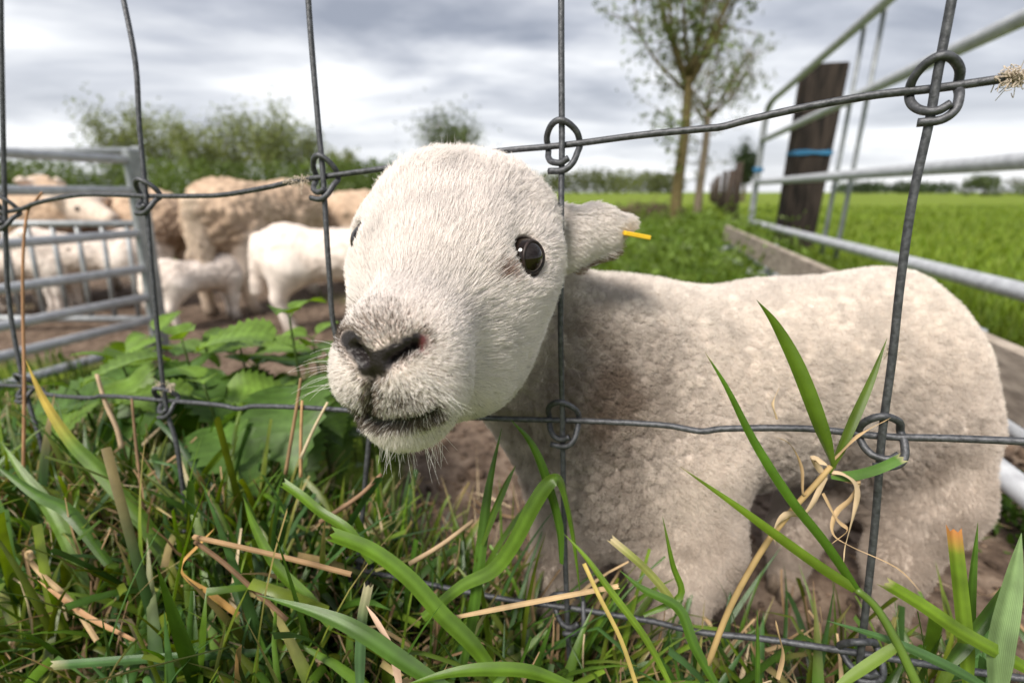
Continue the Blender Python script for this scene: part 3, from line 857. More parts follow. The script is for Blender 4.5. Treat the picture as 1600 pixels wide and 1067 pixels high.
def fibres(name, parent, P, radius, tint, material, taper=.25):
    """P (n, m, 3) polylines -> one hair object"""
    n_, m_ = P.shape[:2]
    hc = bpy.data.hair_curves.new(name)
    hc.add_curves([m_] * n_)
    hc.points.foreach_set('position', np.ascontiguousarray(P - np.array(parent.location), np.float32).ravel())
    r = np.broadcast_to(np.asarray(radius, np.float32).reshape(-1, 1), (n_, 1)) * np.linspace(1, taper, m_)[None]
    ra = hc.attributes.get('radius') or hc.attributes.new('radius', 'FLOAT', 'POINT')
    ra.data.foreach_set('value', r.astype(np.float32).ravel())
    ta = hc.attributes.new('tint', 'FLOAT_COLOR', 'CURVE')
    t = np.ones((n_, 4), np.float32); t[:, :3] = tint
    ta.data.foreach_set('color', t.ravel())
    hc.materials.append(material)
    o = bpy.data.objects.new(name, hc); COL.objects.link(o); o.parent = parent
    return o
def sample(V, F, Nn, wt, n_, g):
    T = np.concatenate([F[:, [0, 1, 2]], F[:, [0, 2, 3]]])
    ar = np.linalg.norm(np.cross(V[T[:, 1]] - V[T[:, 0]], V[T[:, 2]] - V[T[:, 0]]), axis=1) * wt[T].mean(1)
    i = g.choice(len(T), n_, p=ar / ar.sum())
    a, b = g.random(n_), g.random(n_); s = a + b > 1; a[s], b[s] = 1 - a[s], 1 - b[s]
    T = T[i]; W = np.stack([1 - a - b, a, b], 1)
    return (V[T] * W[:, :, None]).sum(1), unit((Nn[T] * W[:, :, None]).sum(1)), T, W
def strands(P, Nn, flow, length, lay, m_, g, wob=.15, curl=0.0, waves=1.5):
    fl = flow - Nn * (flow * Nn).sum(1, keepdims=True)
    fl = unit(fl + 1e-9); n_ = len(P)
    jit = g.normal(size=(n_, 3)) * wob
    side = np.cross(Nn, fl); ph = g.uniform(0, 6.28, n_)
    out = [P]; p = P.copy(); st = (length / (m_ - 1))[:, None]
    lay = np.broadcast_to(lay, (n_,))[:, None]
    for j in range(1, m_):
        t = j / (m_ - 1)
        d = unit(Nn * (1 - lay * (.55 + .6 * t)) + fl * lay * (.6 + .6 * t) + jit)
        p = p + d * st
        q = p
        if np.any(curl):
            a = ph + waves * 6.28 * t
            q = p + (side * np.cos(a)[:, None] + np.cross(d, side) * np.sin(a)[:, None]) * (np.broadcast_to(curl, (n_,))[:, None] * min(1, 2 * t))
        out.append(q)
    return np.stack(out, 1)

# ================================================================== the lamb
HS = .93
HO = np.array([-.122 * .31, .200 * .31, .31])
HF = unit(np.array([-.17, -.564, -.82])); HU = np.array([.115, .81, -.56]); HU = unit(HU - HF * (HU @ HF))
HR = np.cross(HU, HF); HR = HR if HR[0] > 0 else -HR
def cw(v): return v[0] * EX + v[1] * EY + v[2] * EZ
WR_, WF_, WU_ = cw(HR), cw(HF), cw(HU)
HOW = CAM + cw(HO * HS)
def Hd(r, f, u): return HOW + HS * (r * WR_ + f * WF_ + u * WU_)
def Hloc(P):
    q = (np.asarray(P) - HOW) / HS
    return np.stack([q @ WR_, q @ WF_, q @ WU_], -1)
HAX = np.array([WR_, WF_, WU_])
def he(c, r, k=.02): return p_ell('head', Hd(*c), np.array(r) * HS, k, HAX)
def hc_(a, b, ra, rb, k=.02): return p_cone('head', Hd(*a), Hd(*b), ra * HS, rb * HS, k)
head = [
    he((-.002, -.048, -.026), (.060, .064, .060)),
    he((0, -.012, -.008), (.053, .054, .038)), he((-.030, -.050, -.004), (.032, .036, .032), .03), he((.010, -.060, -.004), (.042, .040, .030), .03),
    he((.046, -.014, -.014), (.020, .026, .021), .02), he((-.047, -.004, -.008), (.020, .026, .021), .02),
    hc_((0, .0, -.024), (-.002, .082, -.021), .041, .026, .03),
    he((-.003, .086, -.026), (.029, .025, .024), .02),
    he((.031, -.010, -.062), (.031, .062, .050), .03), he((-.034, -.012, -.060), (.032, .060, .046), .03),
    hc_((.008, -.012, -.098), (-.003, .074, -.066), .037, .024, .03),
    he((.013, .091, -.040), (.019, .018, .018), .014), he((-.019, .091, -.040), (.018, .018, .018), .014),
    he((-.004, .082, -.072), (.023, .022, .018), .014),
]
BD = 1.10
def CB(px_, py_, d_): return C(px_, py_, d_ * BD)
SH = CB(1005, 610, .455); RM = CB(1345, 583, .525)
BA = unit((RM - SH) * [1, 1, .3]); BL = unit(np.cross([0, 0, 1], BA)); BU = np.cross(BA, BL)
BAX = np.array([BA, BL, BU])
def be(c, r, k=.05): return p_ell('body', c, np.array(r) * [BD, .97, BD], k, BAX)
def gz(p, z=.02): return np.array([p[0], p[1], float(ground_h(p[0], p[1], False)) + z])
kf1 = CB(1040, 960, .415); kf2 = CB(868, 905, .43)
body = [
    be(SH, (.102, .076, .098)), be(CB(1000, 715, .445), (.078, .064, .080)),
    be(CB(950, 535, .462), (.070, .052, .044)),
    be(CB(1185, 590, .497), (.140, .084, .100)), be(CB(1175, 620, .50), (.120, .080, .085)),
    be(RM, (.108, .080, .112)), be(CB(1400, 640, .522), (.075, .075, .095)),
    p_cone('body', Hd(-.01, -.095, -.06), CB(965, 595, .462), .042, .070, .05),
    p_cone('body', Hd(-.01, -.075, -.085), CB(925, 690, .452), .042, .066, .05),
]
kh1 = CB(1400, 880, .50); kh2 = CB(1238, 840, .555)
legs = [
    p_cone('leg', CB(1045, 740, .435), CB(1068, 845, .43), .062 * BD, .044 * BD, .04), p_cone('leg', CB(1068, 845, .43), kf1, .042 * BD, .024 * BD, .03), p_cone('leg', kf1, gz(kf1 + [-.008, -.01, 0]), .0235 * BD, .017, .02),
    p_cone('leg', CB(915, 740, .445), kf2, .048, .024, .04), p_cone('leg', kf2, gz(kf2 + [-.01, -.015, 0]), .022, .016, .02),
    p_cone('leg', CB(1425, 690, .51), CB(1448, 770, .50), .062, .048, .05), p_cone('leg', CB(1448, 770, .50), kh1, .046, .028, .03), p_cone('leg', kh1, gz(kh1 + [-.008, -.012, 0]), .026, .018, .02),
    p_cone('leg', CB(1300, 700, .58), kh2, .055, .026, .04), p_cone('leg', kh2, gz(kh2 + [-.005, -.01, 0]), .024, .017, .02),
]
vz = unit(C(930, 360, .37) - CAM)
EM = np.eye(3) + 1.0 * np.outer(vz, vz)
ears = [
    p_cone('ear', C(872, 376, .362), C(930, 363, .372), .0250, .0170, .012, EM), p_cone('ear', C(930, 361, .372), C(980, 349, .378), .0170, .0062, .012, EM),
    p_cone('ear', Hd(-.045, -.07, -.01), Hd(-.075, -.125, -.025), .018, .007, .012),
]
EYE_R = .0112
eyes = [Hd(.0470, .007, .0035), Hd(-.0540, .0065, -.005)]
edir = [unit(.72 * WR_ + .52 * WF_ + .42 * WU_), unit(-.86 * WR_ + .40 * WF_ + .25 * WU_)]
prims = body + legs + head + ears
carve = [p_cone('c', e_ + d_ * .001, e_ + d_ * .012, EYE_R * .98, EYE_R * .9, .004) for e_, d_ in zip(eyes, edir)]
LH = .0021
LV, LF = grow(prims, LH, carve)
LV = relax(LV, LF, 2, .5)
LN = normals(LV, LF)
dh = eval_prims(prims, LV, ('head',)); db_ = eval_prims(prims, LV, ('body',)); dl = eval_prims(prims, LV, ('leg',)); de = eval_prims(prims, LV, ('ear',))
wh = smooth(-.012, .012, np.minimum(db_, dl) - np.minimum(dh, de))      # 1 on the head
wear = smooth(-.004, .004, dh - de) * (wh > .3)
wl = smooth(-.01, .02, db_ - dl) * (1 - wh)
px, py, pz = pix(LV)
hl = Hloc(LV)
front = (hl[:, 1] > .03) & (wh > .5)
# nose pad, philtrum and mouth follow the photograph's muzzle
NOSE = [(546, 530), (560, 549), (581, 567), (606, 557), (631, 544), (653, 534)]
PAD = [(576, 572), (590, 574)]
NOS_L = [(551, 543), (566, 562)]; NOS_R = [(612, 566), (633, 554), (652, 541)]
PHIL = [(583, 588), (579, 610), (579, 645)]
MOUTH = [(546, 642), (570, 654), (600, 660), (634, 658), (660, 652), (682, 643)]
def wfall(d, a, b): return 1 - smooth(a, b, d)
facing = ((LV - CAM) * LN).sum(1) < 0
front &= facing
wn = np.maximum(wfall(seg_dist(px, py, NOSE), 14, 22), wfall(seg_dist(px, py, PAD), 17, 26)) * front
wnos = np.maximum(wfall(seg_dist(px, py, NOS_L), 2, 11), wfall(seg_dist(px, py, NOS_R), 2, 12)) * front
wph = wfall(seg_dist(px, py, PHIL), 5, 11) * front
wmo = wfall(seg_dist(px, py, MOUTH), 3, 13) * front
LV = LV + LN * (-.0007 * wn - .0085 * wnos - .0018 * wph - .0042 * wmo)[:, None]
LN = normals(LV, LF)
# fleece bumps (staples) on the trunk
gl = np.random.default_rng(11)
wb = (1 - wh) * (1 - .75 * wl)
zrel = smooth(.36, .12, LV[:, 2])
shoulder = np.exp(-(np.linalg.norm(LV - C(930, 590, .40), axis=1) / .085) ** 2)
rough_w = np.clip(.38 + .75 * zrel + .5 * shoulder, 0, 1) * wb
cP, _, _, _ = sample(LV, LF, LN, wb + .01, 8500, gl)
ci, cdist = knn(cP, LV, 2)
edge = np.clip((cdist[:, 1] - cdist[:, 0]) / .0032, 0, 1)
LV = LV + LN * (rough_w * (.0024 * edge - .0015) + wb * .006 * (fbm(LV, 22, 3) - .5))[:, None]
LN = normals(LV, LF)
# colours that belong to the animal: skin, dark nose, soiled fleece
cream = np.array([.94, .885, .825]); face_c = np.array([.93, .872, .835]); soil_c = np.array([.23, .17, .128])
def wool_tint(P, lowf=None):
    st = .95 * smooth(.30, .06, P[:, 2]) + .95 * np.exp(-(np.linalg.norm(P - C(915, 600, .40), axis=1) / .07) ** 2) + .3 * np.exp(-(np.linalg.norm(P - C(1440, 760, .45), axis=1) / .09) ** 2)
    nz_ = fbm(P, 30, 3, 2); n2 = fbm(P, 130, 2, 8)
    s = np.clip(st * (.35 + 1.1 * nz_) + .42 * (n2 - .5) * (st + .25) + .10 * (nz_ > .58), 0, .92)
    warm = np.array([.90, .80, .715])
    c = cream[None] * (1 - .65 * smooth(.40, .27, P[:, 2]))[:, None] + warm[None] * (.65 * smooth(.40, .27, P[:, 2]))[:, None]
    return c * (1 - s[:, None]) + soil_c[None] * s[:, None]
skin = wool_tint(LV)
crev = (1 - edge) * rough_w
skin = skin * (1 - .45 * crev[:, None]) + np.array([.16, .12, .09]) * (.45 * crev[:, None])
legc = np.array([.72, .63, .55])
skin = skin * (1 - .5 * wl[:, None]) + legc * .5 * wl[:, None]
skin = skin * (1 - wh[:, None]) + np.array([.66, .56, .50]) * wh[:, None]
dk = np.maximum.reduce([wn, wnos, wph, wfall(seg_dist(px, py, MOUTH), 8, 20) * front])
skin = skin * (1 - dk[:, None]) + np.array([.011, .008, .008]) * dk[:, None]
red = wfall(seg_dist(px, py, [(664, 526), (660, 550)]), 3, 9) * front * (1 - wnos)
skin = skin * (1 - .7 * red[:, None]) + np.array([.10, .02, .02]) * (.7 * red[:, None])
for e_ in eyes:
    r_ = np.linalg.norm(LV - e_, axis=1)
    k_ = wfall(r_, EYE_R * 1.06, EYE_R * 1.28) * (wh > .5)
    skin = skin * (1 - k_[:, None]) + np.array([.045, .028, .024]) * k_[:, None]
pk = wfall(seg_dist(px, py, [(797, 410), (815, 404)]), 4, 13) * facing * (wh > .5)
skin = skin * (1 - .8 * pk[:, None]) + np.array([.42, .22, .19]) * (.8 * pk[:, None])
lamb = empty('lamb', gz(SH, 0), 'white lamb with a woolly body pushing its head through the wire fence', 'lamb')
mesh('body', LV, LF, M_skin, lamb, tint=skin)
# ---- eyes
M_eye, n, l, o = mat('wet_dark_eye')
b = n.new('ShaderNodeBsdfPrincipled'); l(b.outputs[0], o.inputs[0])
b.inputs['Base Color'].default_value = (.010, .006, .0045, 1); b.inputs['Roughness'].default_value = .04
b.inputs['Coat Weight'].default_value = .15; b.inputs['Coat Roughness'].default_value = .02; b.inputs['IOR'].default_value = 1.36
M_lid = noise_mat('dark_eyelid', (.008, .005, .005), (.03, .018, .016), 300, .5, spec=.35)
def sphere(c, r, su=32, sv_=20, ax=None, sc_=(1, 1, 1)):
    ax = np.eye(3) if ax is None else ax
    V, F = [], []
    for i in range(sv_ + 1):
        t = math.pi * i / sv_
        for j in range(su):
            a = 2 * math.pi * j / su
            q = np.array([math.sin(t) * math.cos(a) * sc_[0], math.sin(t) * math.sin(a) * sc_[1], math.cos(t) * sc_[2]]) * r
            V.append(c + q @ ax)
    for i in range(sv_):
        for j in range(su):
            k = (j + 1) % su
            F.append((i * su + j, (i + 1) * su + j, (i + 1) * su + k, i * su + k))
    return np.array(V), F
for e_, d_ in zip(eyes, edir):
    tz = unit(WU_ * .9 - WF_ * .5 - d_ * ((WU_ * .9 - WF_ * .5) @ d_)); tx = np.cross(tz, d_)
    V, F = sphere(e_, EYE_R, 40, 24)
    mesh('eye', V, F, M_eye, lamb)
    ring = []
    for t in np.linspace(0, 2 * math.pi, 49):
        # almond opening, a little taller than wide
        a_, b2_ = .0080, .0091
        q = tx * a_ * math.cos(t) + tz * b2_ * math.sin(t)
        hgt = math.sqrt(max(EYE_R ** 2 - q @ q, 1e-8))
        ring.append(e_ + q + d_ * (hgt + .0002))
    V, F = tube(np.array(ring), .0010, 8, cap=False)
    mesh('eyelid', V, F, M_lid, lamb)
# ---- ear tag
M_tag = noise_mat('yellow_plastic', (.66, .40, .015), (.76, .50, .03), 90, .4, spec=.4)
t0, t1 = C(972, 363, .366), C(1012, 370.5, .370)
tz_ = unit(t1 - t0); ty_ = unit(np.cross(tz_, vz)); tx_ = np.cross(ty_, tz_)
V, F = box((t0 + t1) / 2, tz_ * np.linalg.norm(t1 - t0) / 2, ty_ * .0017, tx_ * .0065, .0005)
mesh('ear_tag', V, F, M_tag, lamb, smooth_=False)
# ---- hooves
M_hoof = noise_mat('hoof_horn', (.10, .075, .055), (.22, .17, .13), 120, .8)
for q in (gz(kf1 + [-.010, -.02, 0]), gz(kf2 + [-.012, -.025, 0]), gz(kh1 + [-.010, -.02, 0]), gz(kh2 + [-.007, -.02, 0])):
    ps = []
    for s_ in (-1, 1):
        c0 = q + BA * 0 + BL * s_ * .009
        ps.append(tube(np.array([c0 + [0, 0, .012], c0 - BA * .006 + [0, 0, .0], c0 - BA * .014 + [0, 0, -.016]]), [.013, .0125, .009], 8))
    V, F = join(ps); mesh('hoof', V, F, M_hoof, lamb)

# ---- coat
if True:
    q_ = 1.0
    g = np.random.default_rng(5)
    vis = smooth(.35, -.15, ((LV - CAM) * LN).sum(1) / np.linalg.norm(LV - CAM, axis=1))   # sparser on the far side
    # face hair
    wt = wh * (.12 + .88 * vis) * (1 - np.clip(wn * 1.3 + wnos + wmo * 1.2 + wph, 0, 1))
    for e_, d_ in zip(eyes, edir):
        wt = wt * smooth(EYE_R * 1.20, EYE_R * 1.32, np.linalg.norm(LV - e_, axis=1))
    nF = int(190000 * q_)
    P, Nn, T, W = sample(LV, LF, LN, wt + 1e-6 * 0, nF, g)
    def at_(a): return (a[T] * (W if a.ndim == 1 else W[:, :, None])).sum(1)
    ql = Hloc(P)
    src = np.array([-.002, .108, -.012])
    fl = ql - src
    fl = fl / (np.linalg.norm(fl, axis=1, keepdims=True) + 1e-6)
    fl[:, 1] -= .25
    flw = fl @ HAX
    nv = np.stack([fbm(P, 38, 2, s_) - .5 for s_ in (1, 31, 61)], -1) * 2
    top = smooth(.012, -.05, ql[:, 1]) * smooth(-.05, 0, ql[:, 2])
    flw = unit(flw) + nv * (.45 + 1.0 * top)[:, None]
    ea = at_(wear)
    ev = unit(C(982, 348, .366) - C(880, 368, .352))
    flw = flw * (1 - ea[:, None]) + (ev + np.array([0, 0, -.55])) * ea[:, None]
    dn = np.linalg.norm(ql - src, axis=1)
    ln = .0030 + .0058 * smooth(.02, .075, dn) + .004 * top - .0022 * smooth(-.045, -.07, ql[:, 2]) * smooth(.03, .07, ql[:, 1])
    ln = ln * (1 - .45 * ea)
    ppx, ppy, _ = pix(P)
    fringe = ea * (smooth(6, -2, np.abs(ppy - (415 - (ppx - 905) * .50)))) * (ppx > 890)
    ln = ln + .012 * fringe
    ln *= g.uniform(.65, 1.2, nF)
    for e_ in eyes:
        ln = ln * (.45 + .55 * smooth(EYE_R * 1.15, EYE_R * 2.0, np.linalg.norm(P - e_, axis=1)))
    lay = .84 - .28 * smooth(.055, .02, dn) + .05 * ea
    lay = lay - .15 * top
    S_ = strands(P, Nn, flw, ln, lay, 5, g, .10)
    # strands gather into small locks
    ck = g.choice(nF, nF // 11, replace=False)
    i_, d_ = knn(P[ck], P, 1)
    cs = S_[ck][i_[:, 0]]
    kk = (np.linspace(0, 1, 5) ** 1.3)[None, :, None] * (.26 + .35 * top + .1 * (1 - top) * smooth(.03, .09, dn) + .3 * fringe)[:, None, None]
    S_ = S_ * (1 - kk) + (cs + (S_[:, :1] - cs[:, :1]) * .35) * kk
    c = face_c[None] * g.uniform(.88, 1.06, (nF, 1)) * np.array([1, 1, 1])
    c = c * (1 - .10 * g.random((nF, 1))) * np.where(g.random((nF, 1)) < .05, .62, 1.0)
    mz = (ql[:, 1] > .02)
    dno = np.minimum(seg_dist(ppx, ppy, NOSE), seg_dist(ppx, ppy, PAD))
    dmo = np.minimum(seg_dist(ppx, ppy, MOUTH), seg_dist(ppx, ppy, PHIL))
    above = np.exp(-(((ppx - 592) / 48) ** 2 + ((ppy - 512) / 30) ** 2))
    lipd = np.exp(-(((ppx - 615) / 62) ** 2 + ((ppy - 628) / 26) ** 2))
    pd = np.clip(.95 * wfall(dno, 12, 30) + .75 * above + .68 * lipd + .95 * wfall(dmo, 6, 19), 0, 1) * mz
    dark = g.random(nF) < pd * .90
    dkc = np.where(g.random((nF, 1)) < .55, np.array([[.10, .075, .062]]), np.array([[.30, .25, .21]])) * g.uniform(.5, 1.3, (nF, 1))
    c = np.where(dark[:, None], dkc, c)
    brow = np.clip(np.exp(-(((ppx - 785) / 20) ** 2 + ((ppy - 428) / 13) ** 2)) * .85, 0, 1)
    pick = g.random(nF) < brow
    c = np.where(pick[:, None], np.array([[.30, .20, .16]]), c)
    shade = np.clip(fbm(P, 55, 2, 77) - .42, 0, 1)[:, None] * (1 - smooth(.02, .05, .06 - dn))[:, None]
    c = c * (1 - .40 * shade) 
    c = np.where((fringe > .5)[:, None] & (g.random((nF, 1)) < .75), np.array([[.22, .13, .085]]) * g.uniform(.6, 1.4, (nF, 1)), c)
    fibres('face_hair', lamb, S_, np.where(fringe > .5, .00016, .000125), np.clip(c, 0, .94), M_fur, .3)
    # fleece
    nB = int(260000 * q_)
    wt = (1 - wh) * (.08 + .92 * vis)
    P, Nn, T, W = sample(LV, LF, LN, wt, nB, g)
    leg_ = at_(wl); rw = at_(rough_w); eg = at_(edge)
    flw = np.tile(np.array([0, 0, -1.0]), (nB, 1)) + BA * .35
    nv = np.stack([fbm(P, 60, 2, s_) - .5 for s_ in (4, 34, 64)], -1) * 3
    ln = (.0050 + .0018 * rw) * g.uniform(.6, 1.25, nB)
    hairy = smooth(1, 0, rw)
    S_ = strands(P, Nn, flw + nv, ln, .22 + .35 * leg_, 6, g, .34, curl=.0010 * (1 - .6 * leg_), waves=1.6)
    i_, d_ = knn(cP, P, 1)
    tipc = cP[i_[:, 0]]
    ci_, _ = knn(LV[::3], cP, 1)
    tn_ = LN[::3][ci_[:, 0]]
    tip = tipc + tn_[i_[:, 0]] * .0070
    kk = (np.linspace(0, 1, 6) ** 1.2)[None, :, None] * (.06 + .34 * rw * (1 - .5 * leg_))[:, None, None]
    S_ = S_ * (1 - kk) + (tip[:, None] + (S_ - S_[:, -1:]) * .8) * kk
    c = wool_tint(P) * g.uniform(.82, 1.12, (nB, 1))
    cc_ = wool_tint(cP) * np.random.default_rng(8).uniform(.84, 1.1, (len(cP), 1))
    c = .5 * c + .5 * cc_[i_[:, 0]]
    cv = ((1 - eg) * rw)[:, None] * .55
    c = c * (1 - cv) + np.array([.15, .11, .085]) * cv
    c = c * (1 - .4 * leg_[:, None]) + legc * g.uniform(.75, 1.1, (nB, 1)) * .4 * leg_[:, None]
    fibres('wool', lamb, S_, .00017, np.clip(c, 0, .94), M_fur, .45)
    # whiskers, lashes and long stray hairs
    R_, D_, Ls = [], [], []
    def stray(pxs, n_, lmin, lmax, dvec, spread):
        best = np.argwhere((wh > .5) & facing & (seg_dist(px, py, pxs) < 7))[:, 0]
        if not len(best): return
        for i in g.choice(best, n_):
            d = unit(np.asarray(dvec) + LN[i] * .6 + g.normal(size=3) * spread)
            Ln_ = g.uniform(lmin, lmax)
            b2 = g.normal(size=3) * .12
            R_.append(np.array([LV[i] + d * Ln_ * t + b2 * Ln_ * t * t + np.array([0, 0, -.25]) * Ln_ * t * t for t in np.linspace(0, 1, 6)]))
    stray([(524, 545), (518, 640)], 13, .010, .026, -WR_ * 1.0 + WF_ * .1 - WU_ * .1, .22)
    stray([(534, 650), (560, 690)], 14, .008, .020, -WR_ * .7 - WU_ * .8, .25)
    stray([(560, 690), (640, 700)], 26, .006, .016, -WU_ * 1.0, .3)
    stray([(660, 690), (740, 665)], 18, .008, .020, -WU_ * 1.0 + WR_ * .2, .3)
    stray([(536, 425), (530, 470)], 22, .010, .026, -WR_ * 1.0 - WF_ * .2 + WU_ * .05, .18)
    stray([(640, 560), (690, 620)], 10, .006, .016, WR_ * 1.0 - WU_ * .3, .3)
    stray([(690, 240), (780, 250)], 34, .006, .016, WU_ * .9 - WF_ * .4, .5)
    stray([(860, 300), (880, 330)], 18, .006, .014, WU_ * .4 + WR_ * .9, .4)
    stray([(815, 385), (850, 380)], 16, .006, .011, WU_ * .3 + WR_ * .9, .25)
    R_ = np.array(R_)
    fibres('whisker', lamb, R_, .00011, np.tile((.80, .77, .73), (len(R_), 1)), M_fur, .25)

# ================================================================== the flock behind the hurdles
M_glossy = noise_mat('dark_sheep_eye', (.01, .007, .006), (.02, .014, .01), 50, .12, spec=.5)
def sheep_mesh(ewe, head_to, head_dir, tail, seed, step=0.0):
    g = np.random.default_rng(seed)
    T_ = 'b'
    if ewe:
        pr = [p_ell(T_, (0, 0, .50), (.43, .225, .205), .1), p_ell(T_, (-.28, 0, .50), (.22, .205, .215), .1), p_ell(T_, (.27, 0, .49), (.21, .19, .22), .1), p_ell(T_, (.05, 0, .43), (.36, .20, .18), .1)]
        n0, rn0, rn1, rh0, rh1, hlen, ew = (.36, 0, .54), .15, .10, .082, .05, .20, .13
        lz, fx_, hx_, yy, lr = .40, .29, -.31, .105, (.085, .042, .033)
    else:
        pr = [p_ell(T_, (0, 0, .325), (.27, .105, .105), .06), p_ell(T_, (-.19, 0, .335), (.115, .105, .12), .06), p_ell(T_, (.18, 0, .325), (.11, .095, .12), .06)]
        n0, rn0, rn1, rh0, rh1, hlen, ew = (.22, 0, .36), .075, .055, .052, .032, .12, .09
        lz, fx_, hx_, yy, lr = .28, .19, -.20, .055, (.058, .028, .022)
    h0 = np.array(head_to, float); hd_ = unit(np.array(head_dir, float)); h1 = h0 + hd_ * hlen
    pr.append(p_cone(T_, n0, h0 - hd_ * .03, rn0, rn1, .07))
    pr += [p_ell('h', h0, (rh0 * 1.12,) * 3, .04), p_cone('h', h0, h1, rh0, rh1, .04), p_cone('h', h0 - [0, 0, rh0 * .35], h1 - [0, 0, rh1 * .5], rh0 * .8, rh1 * .75, .03)]
    sd_ = unit(np.cross(hd_, [0, 0, 1.0])); up_ = np.cross(sd_, hd_)
    for s in (-1, 1):
        e0 = h0 + sd_ * s * rh0 * .8 + up_ * rh0 * .55 - hd_ * rh0 * .3
        pr.append(p_cone('h', e0, e0 + sd_ * s * ew * .5 + up_ * .01 - hd_ * .02, rh0 * .30, rh0 * .36, .02))
        pr.append(p_cone('h', e0 + sd_ * s * ew * .5 + up_ * .01 - hd_ * .02, e0 + sd_ * s * ew - hd_ * .03, rh0 * .36, rh0 * .12, .02))
    sc_ = 1 if ewe else .62
    for s in (-1, 1):
        fo = step * s; k0 = np.array([fx_ + fo * .4, s * yy, lz * .55]); f0 = np.array([fx_ + fo * .8 - .01, s * yy, .02])
        pr += [p_cone('l', (fx_, s * yy * .9, lz), k0, lr[0], lr[1], .05), p_cone('l', k0, f0, lr[1] * .85, lr[2], .03), p_ell('l', f0 + [.012, 0, .005], (lr[2] * 1.5, lr[2] * 1.15, .022), .02)]
        ho = -step * s; st = np.array([hx_ + .03, s * yy, lz * 1.0]); hk = np.array([hx_ - .07 * sc_ + ho * .5, s * yy, lz * .58]); hf = np.array([hx_ - .035 * sc_ + ho * .8, s * yy, .02])
        pr += [p_cone('l', st, hk, lr[0] * 1.35, lr[1] * 1.05, .06), p_cone('l', hk, hf, lr[1] * .85, lr[2], .03), p_ell('l', hf + [.012, 0, .005], (lr[2] * 1.5, lr[2] * 1.15, .022), .02)]
    if tail:
        t0_ = np.array([-.46 if ewe else -.295, 0, .58 if ewe else .385]); t1_ = t0_ + [-.05 * sc_, .0, -tail]
        pr.append(p_cone('t', t0_, t1_, .055 * sc_ * (1.1 if ewe else .9), .058 * sc_ * (1.1 if ewe else .8), .035))
    V, F = grow(pr, .016 if ewe else .0105)
    V = relax(V, F, 2, .5); Nn = normals(V, F)
    dh_ = eval_prims(pr, V, ('h',)); db = eval_prims(pr, V, ('b',)); dl_ = eval_prims(pr, V, ('l',))
    ww = smooth(-.01, .03, np.minimum(dh_, dl_) - db)
    cp, _, _, _ = sample(V, F, Nn, ww + .02, 700 if ewe else 420, g)
    ci, cdst = knn(cp, V, 2)
    ed = np.clip((cdst[:, 1] - cdst[:, 0]) / (.022 if ewe else .012), 0, 1)
    off = seed * 3.7
    V = V + Nn * (ww * ((.018 if ewe else .006) * (ed - .5) + (.05 if ewe else .012) * (fbm(V, 7 if ewe else 14, 3, off) - .5)))[:, None]
    if ewe:
        base = np.array([.50, .37, .27]); dirt = np.array([.22, .15, .10]); fc = np.array([.60, .50, .42])
    else:
        base = np.array([.70, .61, .55]); dirt = np.array([.55, .44, .36]); fc = np.array([.74, .66, .60])
    zz = V[:, 2] / (.7 if ewe else .45)
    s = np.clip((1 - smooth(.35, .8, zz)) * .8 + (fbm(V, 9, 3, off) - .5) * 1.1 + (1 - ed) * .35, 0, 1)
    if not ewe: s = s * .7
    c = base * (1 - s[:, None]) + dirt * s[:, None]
    c = c * ww[:, None] + fc * (1 - ww)[:, None]
    if tail:
        wt_ = smooth(-.01, .02, db - eval_prims(pr, V, ('t',)))[:, None]
        c = c * (1 - .8 * wt_) + (np.array([.60, .48, .37]) if ewe else np.array([.72, .63, .56])) * .8 * wt_
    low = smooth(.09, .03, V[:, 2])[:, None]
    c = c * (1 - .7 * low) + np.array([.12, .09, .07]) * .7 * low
    nose = smooth(.035, .01, np.linalg.norm(V - (h1 + hd_ * rh1 * .8), axis=1))[:, None] * (1.0)
    c = c * (1 - .85 * nose) + np.array([.06, .045, .04]) * .85 * nose
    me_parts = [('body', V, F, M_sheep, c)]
    ev = []
    for q in (-1, 1):
        ep = h0 + hd_ * hlen * .28 + sd_ * q * rh0 * .93 + up_ * rh0 * .25
        ev.append(sphere(ep, .016 if ewe else .012, 14, 9))
    return me_parts, ev
def build_sheep(name, label, cat, group, px_, d_, heading, spec, scale=1.0):
    p = C(px_, 420, d_); z = float(ground_h(p[0], p[1]))
    root = empty(name, (p[0], p[1], z), label, cat, group)
    parts, ev = sheep_mesh(*spec)
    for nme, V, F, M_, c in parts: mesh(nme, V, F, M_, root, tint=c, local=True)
    for V, F in ev: mesh('eye', V, F, M_glossy, root, local=True)
    root.rotation_euler = (0, 0, math.atan2(heading[1], heading[0])); root.scale = (scale,) * 3
    return root
EG, LG = 'ewes in the pen', 'lambs among the ewes'
build_sheep('sheep', 'brown woolled ewe seen from behind with a hanging woolly tail, a lamb under it', 'sheep', EG, 422, 3.15, (.20, .98), (True, (.58, .05, .55), (.8, .3, -.5), .34, 1, .05), 1.08)
build_sheep('sheep', 'big tan ewe standing sideways just right of the hurdle post, rump to the right', 'sheep', EG, 205, 3.4, (-1, .12), (True, (.56, 0, .70), (.9, .1, -.4), 0, 2, .03))
build_sheep('sheep', 'ewe behind the hurdles resting its white face level with the upper rails', 'sheep', EG, 8, 3.05, (1, .06), (True, (.60, -.03, .60), (.9, -.35, -.25), 0, 3, .04))
build_sheep('sheep', 'pale ewe farthest to the right, partly hidden by the lamb head', 'sheep', EG, 610, 3.9, (1, .3), (True, (.56, 0, .72), (.9, -.2, -.3), 0, 4, .04))
build_sheep('young_lamb', 'small lamb lifting its head to suckle under the brown ewe', 'lamb', LG, 308, 2.58, (.45, .89), (False, (.27, .0, .47), (.75, .1, .30), .10, 5, .02), .84)
